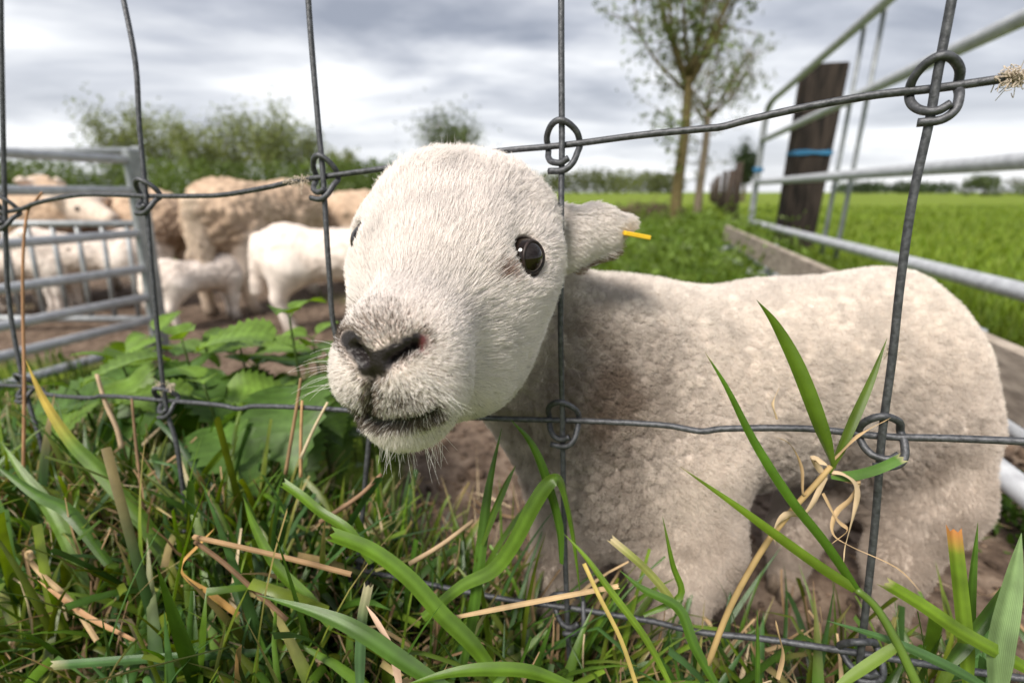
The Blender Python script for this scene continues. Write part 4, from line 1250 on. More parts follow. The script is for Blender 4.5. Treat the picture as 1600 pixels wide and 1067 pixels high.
build_sheep('young_lamb', 'large white lamb with a long hanging tail standing in front of the brown ewe', 'lamb', LG, 526, 2.42, (1, .10), (False, (.30, .0, .42), (.9, .0, -.4), .20, 6, .03), 1.22)
build_sheep('young_lamb', 'white lamb standing sideways behind the bars at the far left', 'lamb', LG, 42, 2.80, (1, .15), (False, (.26, .02, .36), (.6, .3, -.7), .12, 7, .03), .95)
build_sheep('young_lamb', 'white lamb behind the hurdle rails turning its rump to the hurdle post', 'lamb', LG, 148, 2.88, (-.85, -.22), (False, (.27, .0, .40), (.9, .2, -.3), .12, 8, .03), 1.08)

# ================================================================== grass
def blades(root, az, h, wd, bend, lean, tint, seg=7, fold=.30, kink=None, tip=None, twist=None, dry_tip=None):
    """vectorised leaf blades: returns verts, quads, uv, tint"""
    n_ = len(root)
    t = np.linspace(0, 1, seg + 1)
    dx, dy = np.cos(az), np.sin(az)
    horiz = (lean[:, None] * t + bend[:, None] * t ** 2.2)
    ang = lean[:, None] + bend[:, None] * 2.0 * t ** 1.5       # angle from upright
    if kink is not None: ang = ang + kink[:, 1:2] * (t[None] > kink[:, :1])
    st = h[:, None] / seg
    sx = np.concatenate([np.zeros((n_, 1)), np.cumsum(np.sin(ang[:, :-1]) * st, 1)], 1)
    sz = np.concatenate([np.zeros((n_, 1)), np.cumsum(np.cos(ang[:, :-1]) * st, 1)], 1)
    ctr = root[:, None] + np.stack([sx * dx[:, None], sx * dy[:, None], sz], -1)
    tw = (twist if twist is not None else np.zeros(n_))[:, None] * t
    nx = np.stack([np.cos(ang) * dx[:, None], np.cos(ang) * dy[:, None], -np.sin(ang)], -1)
    side0 = np.stack([-dy, dx, 0 * dx], -1)[:, None] + 0 * nx
    side = side0 * np.cos(tw)[..., None] + nx * np.sin(tw)[..., None]
    nrm = nx * np.cos(tw)[..., None] - side0 * np.sin(tw)[..., None]
    prof = np.minimum(1, .45 + 2.2 * t) * (1 - np.clip((t - .45) / .55, 0, 1) ** 1.7)
    if tip is not None:
        prof = np.maximum(prof[None], tip[:, None] * np.minimum(1, .5 + 2 * t)[None])
    else:
        prof = np.broadcast_to(prof[None], (n_, seg + 1)).copy(); prof[:, -1] = .03
    w2 = wd[:, None, None] * .5 * prof[..., None]
    V = np.stack([ctr - side * w2 + nrm * w2 * fold, ctr, ctr + side * w2 + nrm * w2 * fold], 2)   # n, seg+1, 3, 3
    base = (np.arange(n_) * (seg + 1) * 3)[:, None, None]
    r = (np.arange(seg) * 3)[None, :, None]
    c = np.arange(2)[None, None, :]
    a = base + r + c
    F = np.stack([a, a + 1, a + 4, a + 3], -1).reshape(-1, 4)
    uv = np.stack([np.broadcast_to(np.array([0, .5, 1.0])[None, None], V.shape[:3]), np.broadcast_to((t * 1.0)[None, :, None], V.shape[:3])], -1)
    T = np.broadcast_to(tint[:, None, None, :], V.shape).copy()
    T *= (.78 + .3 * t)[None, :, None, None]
    if dry_tip is not None:
        k = (smooth(.55, .95, t)[None] * dry_tip[:, None])[..., None, None]
        T = T * (1 - k) + np.array([.36, .25, .12]) * k
    T[:, :, 1] *= 1.12
    return V.reshape(-1, 3), F, uv.reshape(-1, 2), T.reshape(-1, 3)
GR = np.random.default_rng(77)
GREENS = np.array([[.070, .135, .012], [.042, .095, .011], [.105, .168, .018], [.042, .095, .024], [.10, .135, .014]])
def pick_green(n_, g): return GREENS[g.integers(0, len(GREENS), n_)] * g.uniform(.7, 1.3, (n_, 1))
def clumped(n_, x0, x1, y0, y1, nc, sig, g):
    cx, cy_ = g.uniform(x0, x1, nc), g.uniform(y0, y1, nc)
    i = g.integers(0, nc, n_)
    return np.stack([cx[i] + g.normal(0, sig, n_), cy_[i] + g.normal(0, sig, n_)], -1), i
def on_ground(xy): return np.column_stack([xy, ground_h(xy[:, 0], xy[:, 1]) - .004])
def clear_of_head(P, h):
    """keep growth out of the animal"""
    return (eval_prims(prims, P + np.array([0, 0, 1]) * h[:, None] * .5, ('body', 'leg', 'head')) > .02) & (eval_prims(prims, P + np.array([0, 0, 1]) * h[:, None] * .95, ('body', 'leg', 'head')) > .015)
# -- sward along the fence, dense on the left
def sward(n_, x0, x1, off0, off1, hmin, hmax, wmin, wmax, nc, sig, g, dry=.06, lean=.35):
    cx = g.uniform(x0, x1, nc); co = g.uniform(off0, off1, nc)
    i = g.integers(0, nc, n_)
    x = cx[i] + g.normal(0, sig, n_)
    y = fence_y(x) + co[i] + g.normal(0, sig, n_)
    xy = np.stack([x, y], -1)
    keep = np.hypot(x, y) > .17
    xy, i = xy[keep], i[keep]; k = len(xy)
    R_ = on_ground(xy)
    ca = g.uniform(0, 6.28, nc)[i]
    az_ = ca + g.normal(0, 1.1, k)
    h = g.uniform(hmin, hmax, k) * g.uniform(.7, 1.2, nc)[i]
    q = clear_of_head(R_, h)
    # leave the view to the lamb's face and chest free of tall growth
    tipx, tipy, _ = pix(R_ + np.array([0, 0, 1]) * h[:, None])
    q &= ~((tipx > 470) & (tipx < 1620) & (tipy < 735 + 60 * (tipx > 900)))
    q &= ~(tipy < 600)
    q &= ~((tipx > 60) & (tipx < 530) & (tipy < 680) & (R_[:, 1] > fence_y(R_[:, 0])))
    R_, az_, h, i = R_[q], az_[q], h[q], i[q]; k = len(R_)
    kink = np.stack([np.where(g.random(k) < .22, g.uniform(.45, .8, k), 2.0), g.uniform(.8, 2.0, k)], 1)
    cut = np.where(g.random(k) < .30, g.uniform(.5, .95, k), .02)
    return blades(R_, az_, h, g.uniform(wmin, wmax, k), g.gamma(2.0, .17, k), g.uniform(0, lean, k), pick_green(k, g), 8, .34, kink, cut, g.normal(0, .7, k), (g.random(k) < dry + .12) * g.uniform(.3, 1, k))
def merge(Ls):
    o = [[], [], [], []]; n_ = 0
    for V, F, U_, T in Ls:
        o[0].append(V); o[1].append(F + n_); o[2].append(U_); o[3].append(T); n_ += len(V)
    return [np.concatenate(q) for q in o]
g = GR
parts = [
    sward(1150, -.75, -.05, -.20, .10, .09, .22, .0035, .0108, 66, .028, g, lean=.6),
    sward(950, -.45, .10, -.24, .00, .06, .16, .0032, .0095, 60, .03, g, lean=1.3),
    sward(420, .05, .50, -.16, .03, .05, .15, .003, .009, 30, .022, g, lean=.8),
    sward(300, .30, .62, -.10, .14, .06, .15, .006, .011, 20, .022, g),
    sward(1100, -.70, .12, -.22, .06, .05, .17, .0018, .0038, 60, .03, g, lean=.9),
    sward(260, .25, .62, -.12, .10, .05, .13, .0018, .0038, 24, .02, g, lean=.9),
    sward(1000, -1.5, -.15, .05, .55, .05, .14, .004, .009, 80, .04, g),
]
V, F, U_, T = merge(parts)
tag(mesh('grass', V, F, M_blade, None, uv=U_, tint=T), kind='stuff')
# -- dead straw and litter between the blades
def straw(n_, x0, x1, off0, off1, lmin, lmax, flat, g):
    x = g.uniform(x0, x1, n_); y = fence_y(x) + g.uniform(off0, off1, n_)
    keep = np.hypot(x, y) > .19
    x, y = x[keep], y[keep]; k = len(x)
    R_ = on_ground(np.stack([x, y], -1)); R_[:, 2] += g.uniform(0, .05, k) * flat
    h = g.uniform(lmin, lmax, k)
    ln_ = np.where(g.random(k) < flat, g.uniform(1.0, 1.55, k), g.uniform(.1, .8, k))
    tipx, tipy, _ = pix(R_ + np.stack([0 * h, 0 * h, h * np.cos(ln_)], -1))
    q = clear_of_head(R_, h * np.cos(ln_)) & ~((tipx > 470) & (tipx < 1650) & (tipy < 745)) & (tipy > 600)
    R_, h, ln_ = R_[q], h[q], ln_[q]; k = len(R_)
    tt = np.array([[.42, .30, .17], [.30, .20, .11], [.50, .40, .26], [.22, .14, .08]])[g.integers(0, 4, k)] * g.uniform(.7, 1.2, (k, 1))
    kink = np.stack([g.uniform(.3, .9, k), g.normal(0, .8, k)], 1)
    return blades(R_, g.uniform(0, 6.28, k), h, g.uniform(.0012, .0048, k), g.normal(0, .25, k), ln_, tt, 6, .5, kink, np.full(k, .4), g.normal(0, 2.0, k))
parts = [straw(2000, -.7, .15, -.22, .12, .03, .12, .75, g), straw(700, .1, .6, -.15, .10, .03, .10, .7, g), straw(500, -1.3, .1, .05, .5, .03, .12, .6, g), straw(160, .05, .9, .15, .8, .02, .06, 1.0, g)]
V, F, U_, T = merge(parts)
tag(mesh('dry_straw', V, F, M_straw, None, uv=U_, tint=T), kind='stuff')
# -- pasture: near and middle distance
def pasture(n_, umin, umax, dmin, dmax, hmin, hmax, cond, g, wd=(.003, .007), cols=None, pw=1.0):
    d = np.exp(g.uniform(math.log(dmin), math.log(dmax), n_)); u = g.uniform(umin, umax, n_)
    xy = np.stack([u * d, d * 1.04], -1)
    xy = xy[cond(xy[:, 0], xy[:, 1])]; k = len(xy)
    R_ = on_ground(xy); dd = xy[:, 1]
    h = g.uniform(hmin, hmax, k) * (.6 + .9 * fbm(R_, 1.6, 2, 3)) * (1 + .03 * dd)
    w_ = g.uniform(*wd, k) * (1 + .22 * dd)
    cc = (np.array([[.135, .20, .022], [.17, .23, .035], [.105, .165, .02]]) if cols is None else np.array(cols))[g.integers(0, 3, k)] * g.uniform(.7, 1.35, (k, 1)) * (.7 + .6 * fbm(R_, .7, 2, 8))[:, None]
    return blades(R_, g.uniform(0, 6.28, k), h, w_, g.uniform(.1, .6, k), g.uniform(0, .5, k), cc, 3, .2)
inp = lambda x, y: np.minimum(1, np.maximum(0, soil_w(x, y))) < g.uniform(.15, .8, len(x))
parts = [
    pasture(36000, .25, 1.45, .95, 16, .04, .085, lambda x, y: (gate_side(x, y) > -.12), g),
    pasture(15000, -.1, .62, 1.5, 14, .06, .15, lambda x, y: (gate_side(x, y) < 0) & inp(x, y), g, cols=[[.10, .18, .02], [.125, .205, .022], [.08, .15, .018]]),
    pasture(9000, -1.5, -.1, .75, 6, .03, .10, lambda x, y: inp(x, y) & (y > fence_y(x) + .1), g, cols=[[.06, .12, .016], [.07, .135, .02], [.08, .11, .03]]),
]
V, F, U_, T = merge(parts)
tag(mesh('pasture_grass', V, F, M_far, None, uv=U_, tint=T), kind='stuff')
# -- scrub of low weeds between gate and willow
def weeds(n_, spots, leaf, colour, g):
    P = []
    for (px_, py_, d_, rx, h) in spots:
        p = C(px_, py_, d_); k = int(n_ * rx)
        q = np.stack([p[0] + g.normal(0, rx * .5, k), p[1] + g.normal(0, rx * .5, k), 0 * np.zeros(k)], -1)
        q[:, 2] = ground_h(q[:, 0], q[:, 1]) + np.abs(g.normal(0, h * .5, k)); P.append(q)
    P = np.concatenate(P)
    P = P[eval_prims(prims, P, ('body', 'leg', 'head')) > .05]
    return foliage('weeds', P, leaf * g.uniform(.5, 1.4, len(P)), colour, None)
tag(weeds(2600, [(960, 400, 2.3, .45, .16), (1040, 395, 2.2, .5, .17), (1110, 385, 2.6, .5, .18), (1000, 380, 3.4, .6, .2), (1090, 360, 4.4, .7, .24), (940, 370, 3.0, .5, .16), (1060, 345, 6.0, .8, .22), (1130, 370, 3.8, .5, .25)], .045, (.115, .175, .03), g), kind='stuff')
tag(weeds(3200, [(330, 690, .72, .12, .05), (180, 700, .72, .14, .06), (430, 690, .66, .10, .05), (60, 640, .85, .2, .08), (250, 600, .95, .2, .07), (120, 600, 1.1, .25, .08), (480, 660, .72, .08, .04), (1590, 780, .75, .12, .03), (420, 560, 1.3, .2, .05)], .020, (.060, .12, .016), g), kind='stuff')

# ================================================================== nettles
def nettle_leaf(L_, g, droop=.8):
    ns_ = 23
    V, U2 = [], []
    for i in range(ns_):
        t = i / (ns_ - 1)
        w_ = L_ * .33 * (math.sin(math.pi * min(1, t ** .62)) ** .85 if 0 < t < 1 else 0.02)
        tooth = 1.0 + (.16 if i % 2 == 0 else -.10)
        ang = -droop * t * t
        y = L_ * (math.sin(droop * t) / droop if droop > .05 else t); z = -L_ * (1 - math.cos(droop * t)) / max(droop, .05)
        for q in (-1, -.5, 0, .5, 1):
            ww = w_ * (tooth if abs(q) == 1 else 1)
            yo = (L_ * .035 if (abs(q) == 1 and i % 2 == 0 and t < .95) else 0) - abs(q) * L_ * .05 * math.sin(math.pi * t)
            V.append((q * ww, y + yo, z + abs(q) * w_ * .28 - (.024 * L_ if (abs(q) == .5 and i % 2) else 0) + g.normal(0, .004 * L_)))
            U2.append((q * .5 + .5, t))
    F = [(i * 5 + q, i * 5 + q + 1, i * 5 + q + 6, i * 5 + q + 5) for i in range(ns_ - 1) for q in range(4)]
    return np.array(V), F, np.array(U2)
def nettle(label, px_, pyt, d_, leaf, pairs, seed, spread=1.0, lean=(0, 0)):
    g = np.random.default_rng(seed)
    top = C(px_, pyt, d_)
    z0 = float(ground_h(top[0], top[1])) - .005
    base = np.array([top[0] - lean[0], top[1] - lean[1], z0])
    root = empty('nettle_plant', base, label, 'nettle', 'nettles behind the wire fence')
    st = catmull([base, base * .5 + top * .5 + [.006, .004, 0], top], 8)
    V, F = tube(st, np.linspace(.0026, .0014, len(st)), 7)
    mesh('stem', V, F, M_nettle, root, tint=np.tile((.075, .12, .03), (len(V), 1)))
    a0 = g.uniform(0, 3.14)
    for p_ in range(pairs):
        t = 1 - (p_ / max(1, pairs)) * .50
        c = st[int(t * (len(st) - 1))]
        sz = leaf * (.42 + .60 * min(1, p_ / 1.6)) * (1 if p_ < 4 else .9)
        el = .70 - .32 * p_ if p_ < 4 else -.35
        for s in (0, 1):
            a = a0 + p_ * math.pi / 2 + s * math.pi + g.normal(0, .22)
            ls = sz * g.uniform(.85, 1.15)
            V, F, U2 = nettle_leaf(ls, g, g.uniform(.7, 1.5))
            e_ = el + g.normal(0, .12)
            roll = g.normal(0, .25)
            M_ = Matrix.Rotation(a, 3, 'Z') @ Matrix.Rotation(e_, 3, 'X') @ Matrix.Rotation(roll, 3, 'Y')
            M_ = np.array(M_)
            pet = ls * .22
            W = (V + [0, pet, 0]) @ M_.T + c
            Pt, Pf = tube([c, c + M_ @ np.array([0, pet * 1.05, 0])], [.0009, .0007], 5)
            cg = np.array([.075, .145, .028]) * g.uniform(.8, 1.2) if p_ > 1 else np.array([.13, .22, .035]) * g.uniform(.85, 1.15)
            tl = np.tile(cg, (len(W), 1)); tl[U2[:, 0] == .5] *= 1.35; tl[(np.arange(len(W)) // 5) % 2 == 1] *= .82
            VV, FF = join([(W, F), (Pt, Pf)])
            mesh('leaf', VV, FF, M_nettle, root, tint=np.concatenate([tl, np.tile(cg * 1.2, (len(Pt), 1))]))
    return root
nettle('tall nettle with a bright top and long drooping leaves beside the lamb nose', 452, 496, .60, .125, 5, 3, lean=(.01, 0))
nettle('spreading nettle with pale young leaves behind the second wire from the left', 285, 535, .64, .130, 5, 8)
nettle('low dark nettle with broad leaves under the pale spreading nettle', 318, 600, .58, .120, 4, 12)
nettle('nettle with yellowish leaves at the foot of the hurdle, left of the others', 190, 566, .68, .120, 4, 15)
nettle('small nettle shoot between the tall nettle and the spreading one', 395, 570, .70, .095, 3, 19)
nettle('upright leafy nettle with layered toothed leaves in the middle of the patch', 372, 532, .70, .110, 6, 31)
nettle('upright bright nettle pressed against the tall one on its right side', 488, 528, .68, .100, 6, 37)
nettle('tall nettle in line with the hurdle post, farther from the wire', 240, 528, .78, .120, 6, 41)
nettle('broad leaved nettle low behind the wire at the left of the patch', 120, 610, .66, .110, 3, 23)
nettle('short nettle under the drooping leaves of the tall one', 490, 610, .62, .090, 3, 27)

# ================================================================== single blades and stems that stand out
def ribbon(path, wpx, twist=0.0, tip='point', seg=5, fold=.34, taper0=.6, wob=0.0, seed=0):
    g = np.random.default_rng(seed)
    P0 = np.array([C(*p) for p in path])
    P_ = catmull(P0, seg); n_ = len(P_)
    d_ = (P_ - CAM) @ EZ
    t = np.linspace(0, 1, n_)
    T_ = unit(np.gradient(P_, axis=0))
    Vw = unit(P_ - CAM)
    S_ = unit(np.cross(T_, Vw)); Nr = np.cross(S_, T_)
    tw = twist if np.ndim(twist) == 0 else np.interp(t, np.linspace(0, 1, len(twist)), twist)
    tw = np.broadcast_to(tw, (n_,))
    S2 = S_ * np.cos(tw)[:, None] + Nr * np.sin(tw)[:, None]; N2 = Nr * np.cos(tw)[:, None] - S_ * np.sin(tw)[:, None]
    prof = np.minimum(1, taper0 + 1.6 * t)
    if tip == 'point': prof = prof * (1 - np.clip((t - .4) / .6, 0, 1) ** 1.8); prof[-1] = .02
    elif tip == 'cut': prof = prof * (1 - .12 * t)
    elif tip == 'stem': prof = np.ones(n_)
    w_ = wpx / 750 * np.median(d_) * .5 * prof
    cols = np.array([-1, -.5, 0, .5, 1])
    V = P_[:, None] + S2[:, None] * (cols[None, :, None] * w_[:, None, None]) + N2[:, None] * (np.abs(cols)[None, :, None] * w_[:, None, None] * fold)
    if tip == 'cut':
        V[-1] += T_[-1] * (np.array([.55, -.25, .3, -.3, .75])[:, None] * w_[-1])
    F = [(i * 5 + q, i * 5 + q + 1, i * 5 + q + 6, i * 5 + q + 5) for i in range(n_ - 1) for q in range(4)]
    uv = np.stack([np.broadcast_to(cols * .5 + .5, (n_, 5)), np.broadcast_to(t[:, None], (n_, 5))], -1)
    return V.reshape(-1, 3), F, uv.reshape(-1, 2), np.repeat(t, 5)
G1, G2, G3, G4 = (.075, .142, .012), (.050, .108, .012), (.105, .175, .018), (.055, .115, .038)
DRY, DRY2, DRY3 = (.44, .31, .17), (.30, .19, .10), (.55, .44, .28)
def col_along(t, c0, dry=0.0, dc=DRY, where=(.75, 1.0)):
    k = (smooth(where[0], where[1], t) * dry)[:, None]
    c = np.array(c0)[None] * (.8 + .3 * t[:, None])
    return c * (1 - k) + np.array(dc) * k
def hero(label, path, wpx, c0=G1, twist=0.0, tip='point', dry=0.0, dc=DRY, where=(.8, 1.0), name='grass_blade', cat='grass blade', group=None, fold=.34):
    V, F, uv, t = ribbon(path, wpx * (.78 if name == 'grass_blade' else .85), twist, tip, fold=fold)
    tc_ = col_along(t, c0, dry, dc, where)
    if name == 'grass_blade':
        tc_ = tc_ * np.where(np.abs(uv[:, :1] - .5) < .01, 1.35, 1.0) * np.where(np.abs(uv[:, :1] - .5) > .45, 1.12, 1.0)
        tc_ = tc_ * (.85 + .3 * vnoise(V, 60)[:, None])
    o = mesh(name, V, F, M_blade if name == 'grass_blade' else M_straw, uv=uv, tint=tc_, rebase=True)
    return tag(o, label, cat, group or ('long blades standing out of the grass' if name == 'grass_blade' else 'dry stems in the grass'))
def stemtube(pts, rpx, c0, name='straw_stalk', parent=None, M_=None):
    P_ = catmull([C(*p) for p in pts], 5)
    d_ = np.median((P_ - CAM) @ EZ)
    V, F = tube(P_, np.linspace(1, .75, len(P_)) * rpx / 750 * d_, 7)
    return mesh(name, V, F, M_ or M_straw, parent, tint=np.tile(c0, (len(V), 1)), rebase=parent is None)
hero('long arching blade with a yellow scorched tip crossing the left wires', [(292, 960, .43), (262, 880, .44), (225, 815, .445), (160, 740, .45), (110, 690, .45), (68, 625, .45), (40, 562, .45)], 27, G1, [.3, -.3, .2, .4], 'point', 1.0, (.42, .30, .05), (.62, .86))
hero('broad mid green blade leaning left at the far left edge', [(135, 960, .42), (118, 880, .43), (80, 800, .44), (36, 742, .45), (2, 690, .46)], 27, G1, .4)
hero('wide green blade running diagonally out of the left edge', [(170, 880, .40), (110, 800, .41), (55, 770, .42), (-20, 716, .43)], 24, G2, -.3)
hero('cut flat blade lying almost level along the bottom left', [(430, 1018, .36), (330, 1024, .35), (220, 1030, .345), (80, 1040, .34)], 20, G4, .5, 'cut', .5, DRY3, (.97, 1.0))
hero('tall upright blade left of the third wire, rooted near the bottom', [(722, 1045, .335), (738, 960, .335), (752, 850, .335), (764, 760, .335), (784, 668, .335)], 24, G2, [.5, .2, -.4])
hero('short pointed blade branching right from the tall upright blade', [(752, 850, .334), (770, 800, .333), (790, 755, .332), (806, 726, .332)], 20, G1, .8)
hero('broad blade folded over sharply at the third wire', [(660, 965, .335), (720, 915, .33), (768, 890, .325), (800, 850, .32), (832, 790, .315), (858, 752, .312), (876, 750, .314), (888, 790, .318), (898, 850, .325), (908, 940, .33)], 31, G1, [.1, .3, .2, 1.0, .4])
hero('slim dark blade bending left up to the middle wire', [(876, 880, .332), (872, 820, .33), (850, 740, .328), (828, 690, .326), (798, 655, .325)], 21, G2, [.9, .5, .3])
hero('broad cut blade folded forward in the grass under the chin', [(790, 1080, .30), (740, 1010, .30), (690, 960, .30), (640, 905, .30), (580, 860, .30), (518, 836, .30)], 34, G1, [.3, .2, .5], 'cut')
hero('notched cut blade leaning left above the forward folded blade', [(580, 880, .33), (545, 830, .33), (500, 800, .335), (470, 775, .337), (442, 755, .34)], 22, G1, .5, 'cut')
hero('long narrow blade arching right from the brown bent straw', [(520, 980, .345), (480, 935, .35), (430, 885, .355), (398, 825, .36), (380, 775, .36)], 24, G1, [.2, .6, .1])
hero('wide creased blade sweeping down to the bottom edge in the centre left', [(720, 1090, .29), (640, 1040, .295), (560, 985, .30), (490, 955, .305), (400, 928, .31)], 32, G2, [.6, .1, .3])
hero('blade with a pale dead margin beside the curled dry leaf', [(562, 1085, .31), (562, 1020, .315), (566, 960, .32), (575, 915, .325)], 22, G4, .2, 'cut', .5, DRY3, (.5, 1))
hero('broad blade lying along the bottom edge below the lamb chest', [(900, 1075, .29), (830, 1050, .288), (760, 1046, .286), (700, 1052, .285), (630, 1070, .285)], 27, G1, .4)
hero('thin blade shooting up in front of the lamb front leg', [(1005, 960, .31), (1062, 930, .31), (1050, 880, .31), (1035, 805, .31)], 15, G1, .5)
hero('long blade crossing from the lamb front leg down to the bottom right', [(1130, 1090, .285), (1085, 1010, .29), (1060, 950, .295), (1005, 920, .30), (968, 890, .305)], 21, G2, [.3, .2])
hero('slim blade leaning left across the grey front leg', [(1052, 1080, .29), (1010, 1000, .292), (955, 925, .295), (915, 870, .30), (880, 832, .305)], 15, G3, .4)
hero('chewed pale blade with a ragged end before the lamb leg', [(1062, 960, .305), (1040, 925, .305), (1005, 885, .305), (955, 842, .305)], 17, (.20, .22, .06), .2, 'cut', .8, DRY3, (.8, 1))
hero('straight upright blade standing alone by the bottom wire', [(1182, 1090, .30), (1184, 1030, .30), (1183, 950, .30)], 9, G2, .2)
hero('broad cut blade slanting up to the left at the right corner', [(1640, 1065, .25), (1570, 1025, .25), (1500, 985, .25), (1440, 945, .25), (1384, 912, .25)], 29, G3, [.3, .1, .5], 'cut', .5, DRY3, (.95, 1))
hero('upright cut blade with a reddish brown end at the right', [(1512, 1075, .27), (1508, 1000, .27), (1500, 920, .27), (1490, 828, .27)], 27, G3, .2, 'cut', 1.0, (.40, .17, .06), (.84, 1.0))
hero('pale blue green broad blade on the right edge', [(1556, 1090, .25), (1562, 1010, .25), (1580, 920, .25), (1596, 832, .25)], 42, (.16, .24, .10), .3)
hero('slim blade standing behind the reddish ended one', [(1516, 1020, .29), (1518, 920, .29), (1528, 815, .29)], 15, G2, .4)
hero('leaf slanting right with a cut end near the right edge', [(1480, 1040, .27), (1520, 990, .27), (1570, 925, .27)], 26, G2, .4, 'cut')
hero('long pale leaf pointing left along the bottom right', [(1560, 1085, .255), (1480, 1040, .255), (1390, 1000, .258), (1290, 968, .26)], 20, G4, .3)
hero('bent brown straw lying across the left bottom wire', [(548, 897, .33), (470, 877, .335), (390, 858, .34), (300, 838, .345)], 9, DRY2, .2, 'stem', name='dry_straw_stem', cat='dry stem', fold=.8)
hero('dark brown straw falling down right from the wire joint', [(448, 968, .33), (400, 925, .335), (350, 880, .34), (303, 845, .345)], 8, (.15, .09, .05), .2, 'stem', name='dry_straw_stem', cat='dry stem', fold=.8)
hero('pale folded straw standing in the bottom left grass', [(150, 1000, .37), (110, 940, .38), (62, 895, .39), (42, 868, .395), (46, 862, .393), (52, 872, .39)], 8, DRY, .3, 'stem', name='dry_straw_stem', cat='dry stem', fold=.7)
hero('reddish dry leaf curving through the bottom left grass', [(210, 1000, .36), (140, 965, .365), (90, 930, .37), (58, 905, .375)], 9, (.40, .23, .12), .5, 'point', name='dry_straw_stem', cat='dry stem')
hero('light straw lying level across the lamb front leg', [(700, 965, .31), (800, 945, .305), (890, 928, .30), (966, 914, .30)], 10, DRY, .3, 'cut', name='dry_straw_stem', cat='dry stem', fold=.7)
hero('thin golden stalk slanting beside the front leg', [(1000, 1090, .29), (970, 1000, .293), (935, 930, .295), (912, 880, .30)], 8, (.42, .32, .10), .3, 'stem', name='dry_straw_stem', cat='dry stem', fold=.7)
hero('curled brown dead leaf beside the left wire foot', [(372, 960, .36), (330, 930, .36), (290, 905, .365), (282, 880, .365), (310, 850, .368), (335, 825, .37)], 15, (.38, .22, .07), [.2, 1.4, .5], 'point', name='dry_straw_stem', cat='dry stem')
hero('wrinkled pinkish dry leaf hanging under the chin', [(625, 1075, .30), (612, 1020, .30), (590, 975, .305), (572, 945, .31)], 17, (.48, .33, .24), [.2, 1.0, .3], 'point', name='dry_straw_stem', cat='dry stem')
hero('pale twisted dead blade by the bottom wire on the right', [(1215, 1060, .29), (1222, 1020, .29), (1214, 985, .29), (1212, 968, .29)], 11, DRY, [.2, 1.5, .4], 'point', name='dry_straw_stem', cat='dry stem')
# stalks
for lab, pts, r_, c_ in (
    ('tall thin brown stalk with a kinked tip at the left edge', [(36, 760, .49), (38, 600, .495), (36, 500, .50), (36, 400, .50), (42, 335, .505), (52, 318, .505), (66, 300, .505)], 2.3, (.34, .19, .10)),
    ('short pale stub of a stalk left of the first knot', [(190, 700, .50), (182, 668, .50), (165, 630, .50), (151, 584, .50)], 3.6, (.46, .34, .22)),
    ('thin brown stalk behind the second wire joint', [(228, 830, .47), (220, 760, .475), (212, 690, .48), (206, 622, .48)], 2.4, (.22, .14, .08)),
    ('brown reed stalk left of the lamb mouth', [(446, 740, .42), (456, 680, .42), (466, 620, .42), (470, 590, .42)], 3.0, (.26, .17, .09)),
    ('thin orange stalk between the reed stalk and the lamb mouth', [(470, 745, .42), (470, 690, .42), (472, 625, .42)], 2.8, (.42, .26, .13)),
    ('pale leaning straw touching the middle wire by the lamb mouth', [(470, 715, .41), (490, 670, .41), (512, 628, .41)], 2.6, (.55, .45, .30)),
    ('brown twig leaning right under the lamb chin', [(500, 815, .37), (560, 775, .375), (596, 740, .38)], 4.0, (.24, .15, .09)),
    ('straw stalk with dry fluff right of the chin', [(640, 880, .34), (690, 850, .34), (740, 812, .34)], 4.2, (.36, .26, .16))):
    tag(stemtube(pts, r_, c_), lab, 'dry stem', 'dry stems in the grass')
# ---- the reed with three leaves before the lamb flank
reed = empty('reed_plant', C(1110, 1040, .30), 'dry reed stem with three green leaves and curled dead ones, before the lamb flank', 'reed')
DR = .262
stemtube([(1105, 1040, .29), (1140, 950, .282), (1190, 860, .272), (1235, 800, .266), (1275, 755, DR), (1298, 728, DR)], 5.2, (.36, .25, .11), 'stem', reed)
def rleaf(path, w_, c0, twist, tip, nm, dry=0, dc=DRY, where=(.8, 1)):
    V, F, uv, t = ribbon(path, w_, twist, tip)
    mesh(nm, V, F, M_blade if nm == 'leaf' else M_straw, reed, uv=uv, tint=col_along(t, c0, dry, dc, where))
rleaf([(1300, 730, DR), (1288, 690, DR), (1268, 630, DR), (1240, 560, DR), (1210, 505, DR), (1182, 468, DR)], 24, (.075, .135, .012), [1.2, .4, .2, .6], 'point', 'leaf')
rleaf([(1294, 738, DR), (1312, 700, DR), (1335, 650, DR), (1362, 590, DR), (1386, 528, DR)], 17, (.07, .115, .012), [1.1, .5, .3], 'point', 'leaf')
rleaf([(1298, 742, DR), (1330, 742, DR), (1370, 732, DR), (1410, 714, DR)], 17, (.075, .16, .025), .3, 'cut', 'leaf', .6, DRY3, (.97, 1))
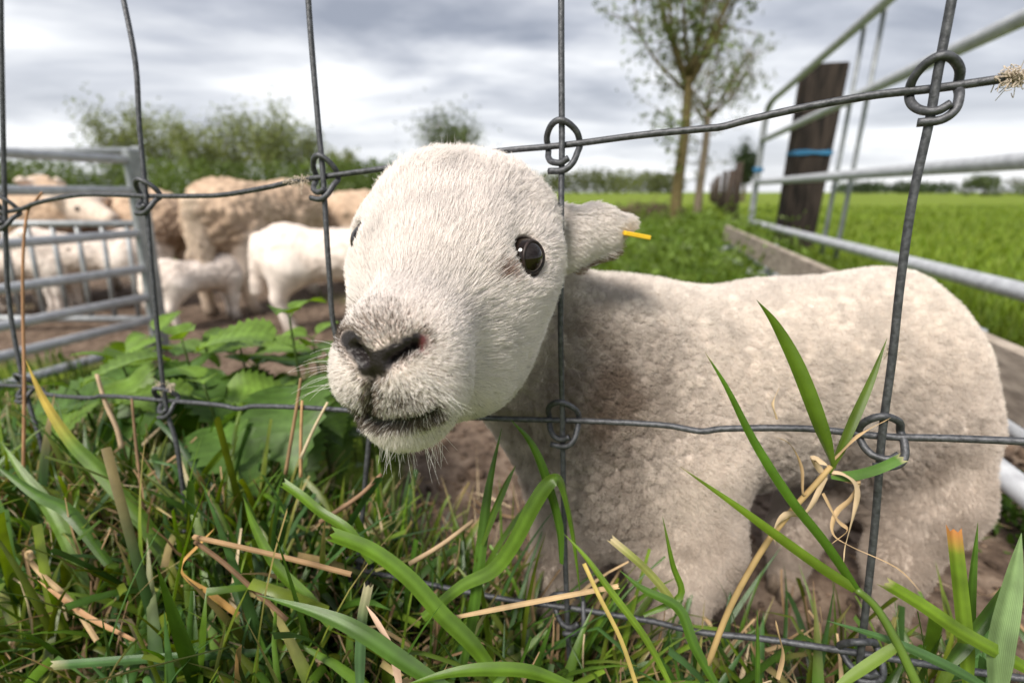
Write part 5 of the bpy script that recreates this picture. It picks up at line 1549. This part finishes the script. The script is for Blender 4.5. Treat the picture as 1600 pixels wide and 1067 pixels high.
for i, (pts, w_) in enumerate([
    ([(1296, 736, DR), (1320, 740, DR - .003), (1340, 760, DR - .004), (1336, 800, DR - .003), (1322, 850, DR), (1318, 880, DR)], 9),
    ([(1300, 740, DR), (1330, 752, DR), (1345, 752, DR), (1330, 780, DR), (1308, 800, DR), (1302, 830, DR), (1325, 850, DR), (1400, 885, DR - .004), (1440, 925, DR - .006)], 9),
    ([(1290, 745, DR), (1262, 800, DR), (1228, 805, DR), (1210, 830, DR), (1212, 850, DR)], 12),
    ([(1292, 742, DR), (1256, 775, DR), (1252, 730, DR), (1235, 695, DR), (1214, 682, DR)], 6),
    ([(1284, 738, DR), (1268, 716, DR), (1290, 722, DR), (1296, 736, DR)], 14),
    ([(1286, 770, DR), (1310, 812, DR), (1325, 828, DR), (1298, 850, DR)], 7),
    ([(1214, 655, DR), (1207, 630, DR), (1218, 604, DR)], 5),
    ([(1300, 720, DR), (1340, 680, DR - .008), (1392, 652, DR - .010)], 6)]):
    rleaf(pts, w_, DRY if i % 2 else (.50, .38, .24), [.2, 1.2, .5, 1.6, .3], 'point', 'dead_leaf')
# ---- forked stem in front of the flank
fork = empty('forked_grass', C(1440, 1075, .25), 'forked bright green grass stem reaching up left across the lamb flank', 'grass stem')
DF = .252
o = stemtube([(1440, 1085, .245), (1405, 1010, .248), (1370, 950, DF), (1338, 920, DF)], 7.5, (.12, .20, .03), 'stem', fork, M_blade)
for path, w_, c0, tw in (
    ([(1340, 925, DF), (1290, 850, DF), (1235, 780, DF), (1178, 690, DF), (1135, 605, DF), (1101, 549, DF)], 15, (.06, .135, .012), [.4, .2, .5]),
    ([(1338, 922, DF), (1280, 885, DF), (1210, 835, DF), (1150, 790, DF), (1062, 728, DF)], 17, (.12, .20, .018), [.3, .5, .2]),
    ([(1400, 1010, .248), (1340, 1050, .246), (1290, 1085, .244)], 16, (.13, .20, .03), .3)):
    V, F, uv, t = ribbon(path, w_, tw, 'point', taper0=.8)
    mesh('leaf', V, F, M_blade, fork, uv=uv, tint=col_along(t, c0, .7, DRY, (.93, 1.0)))
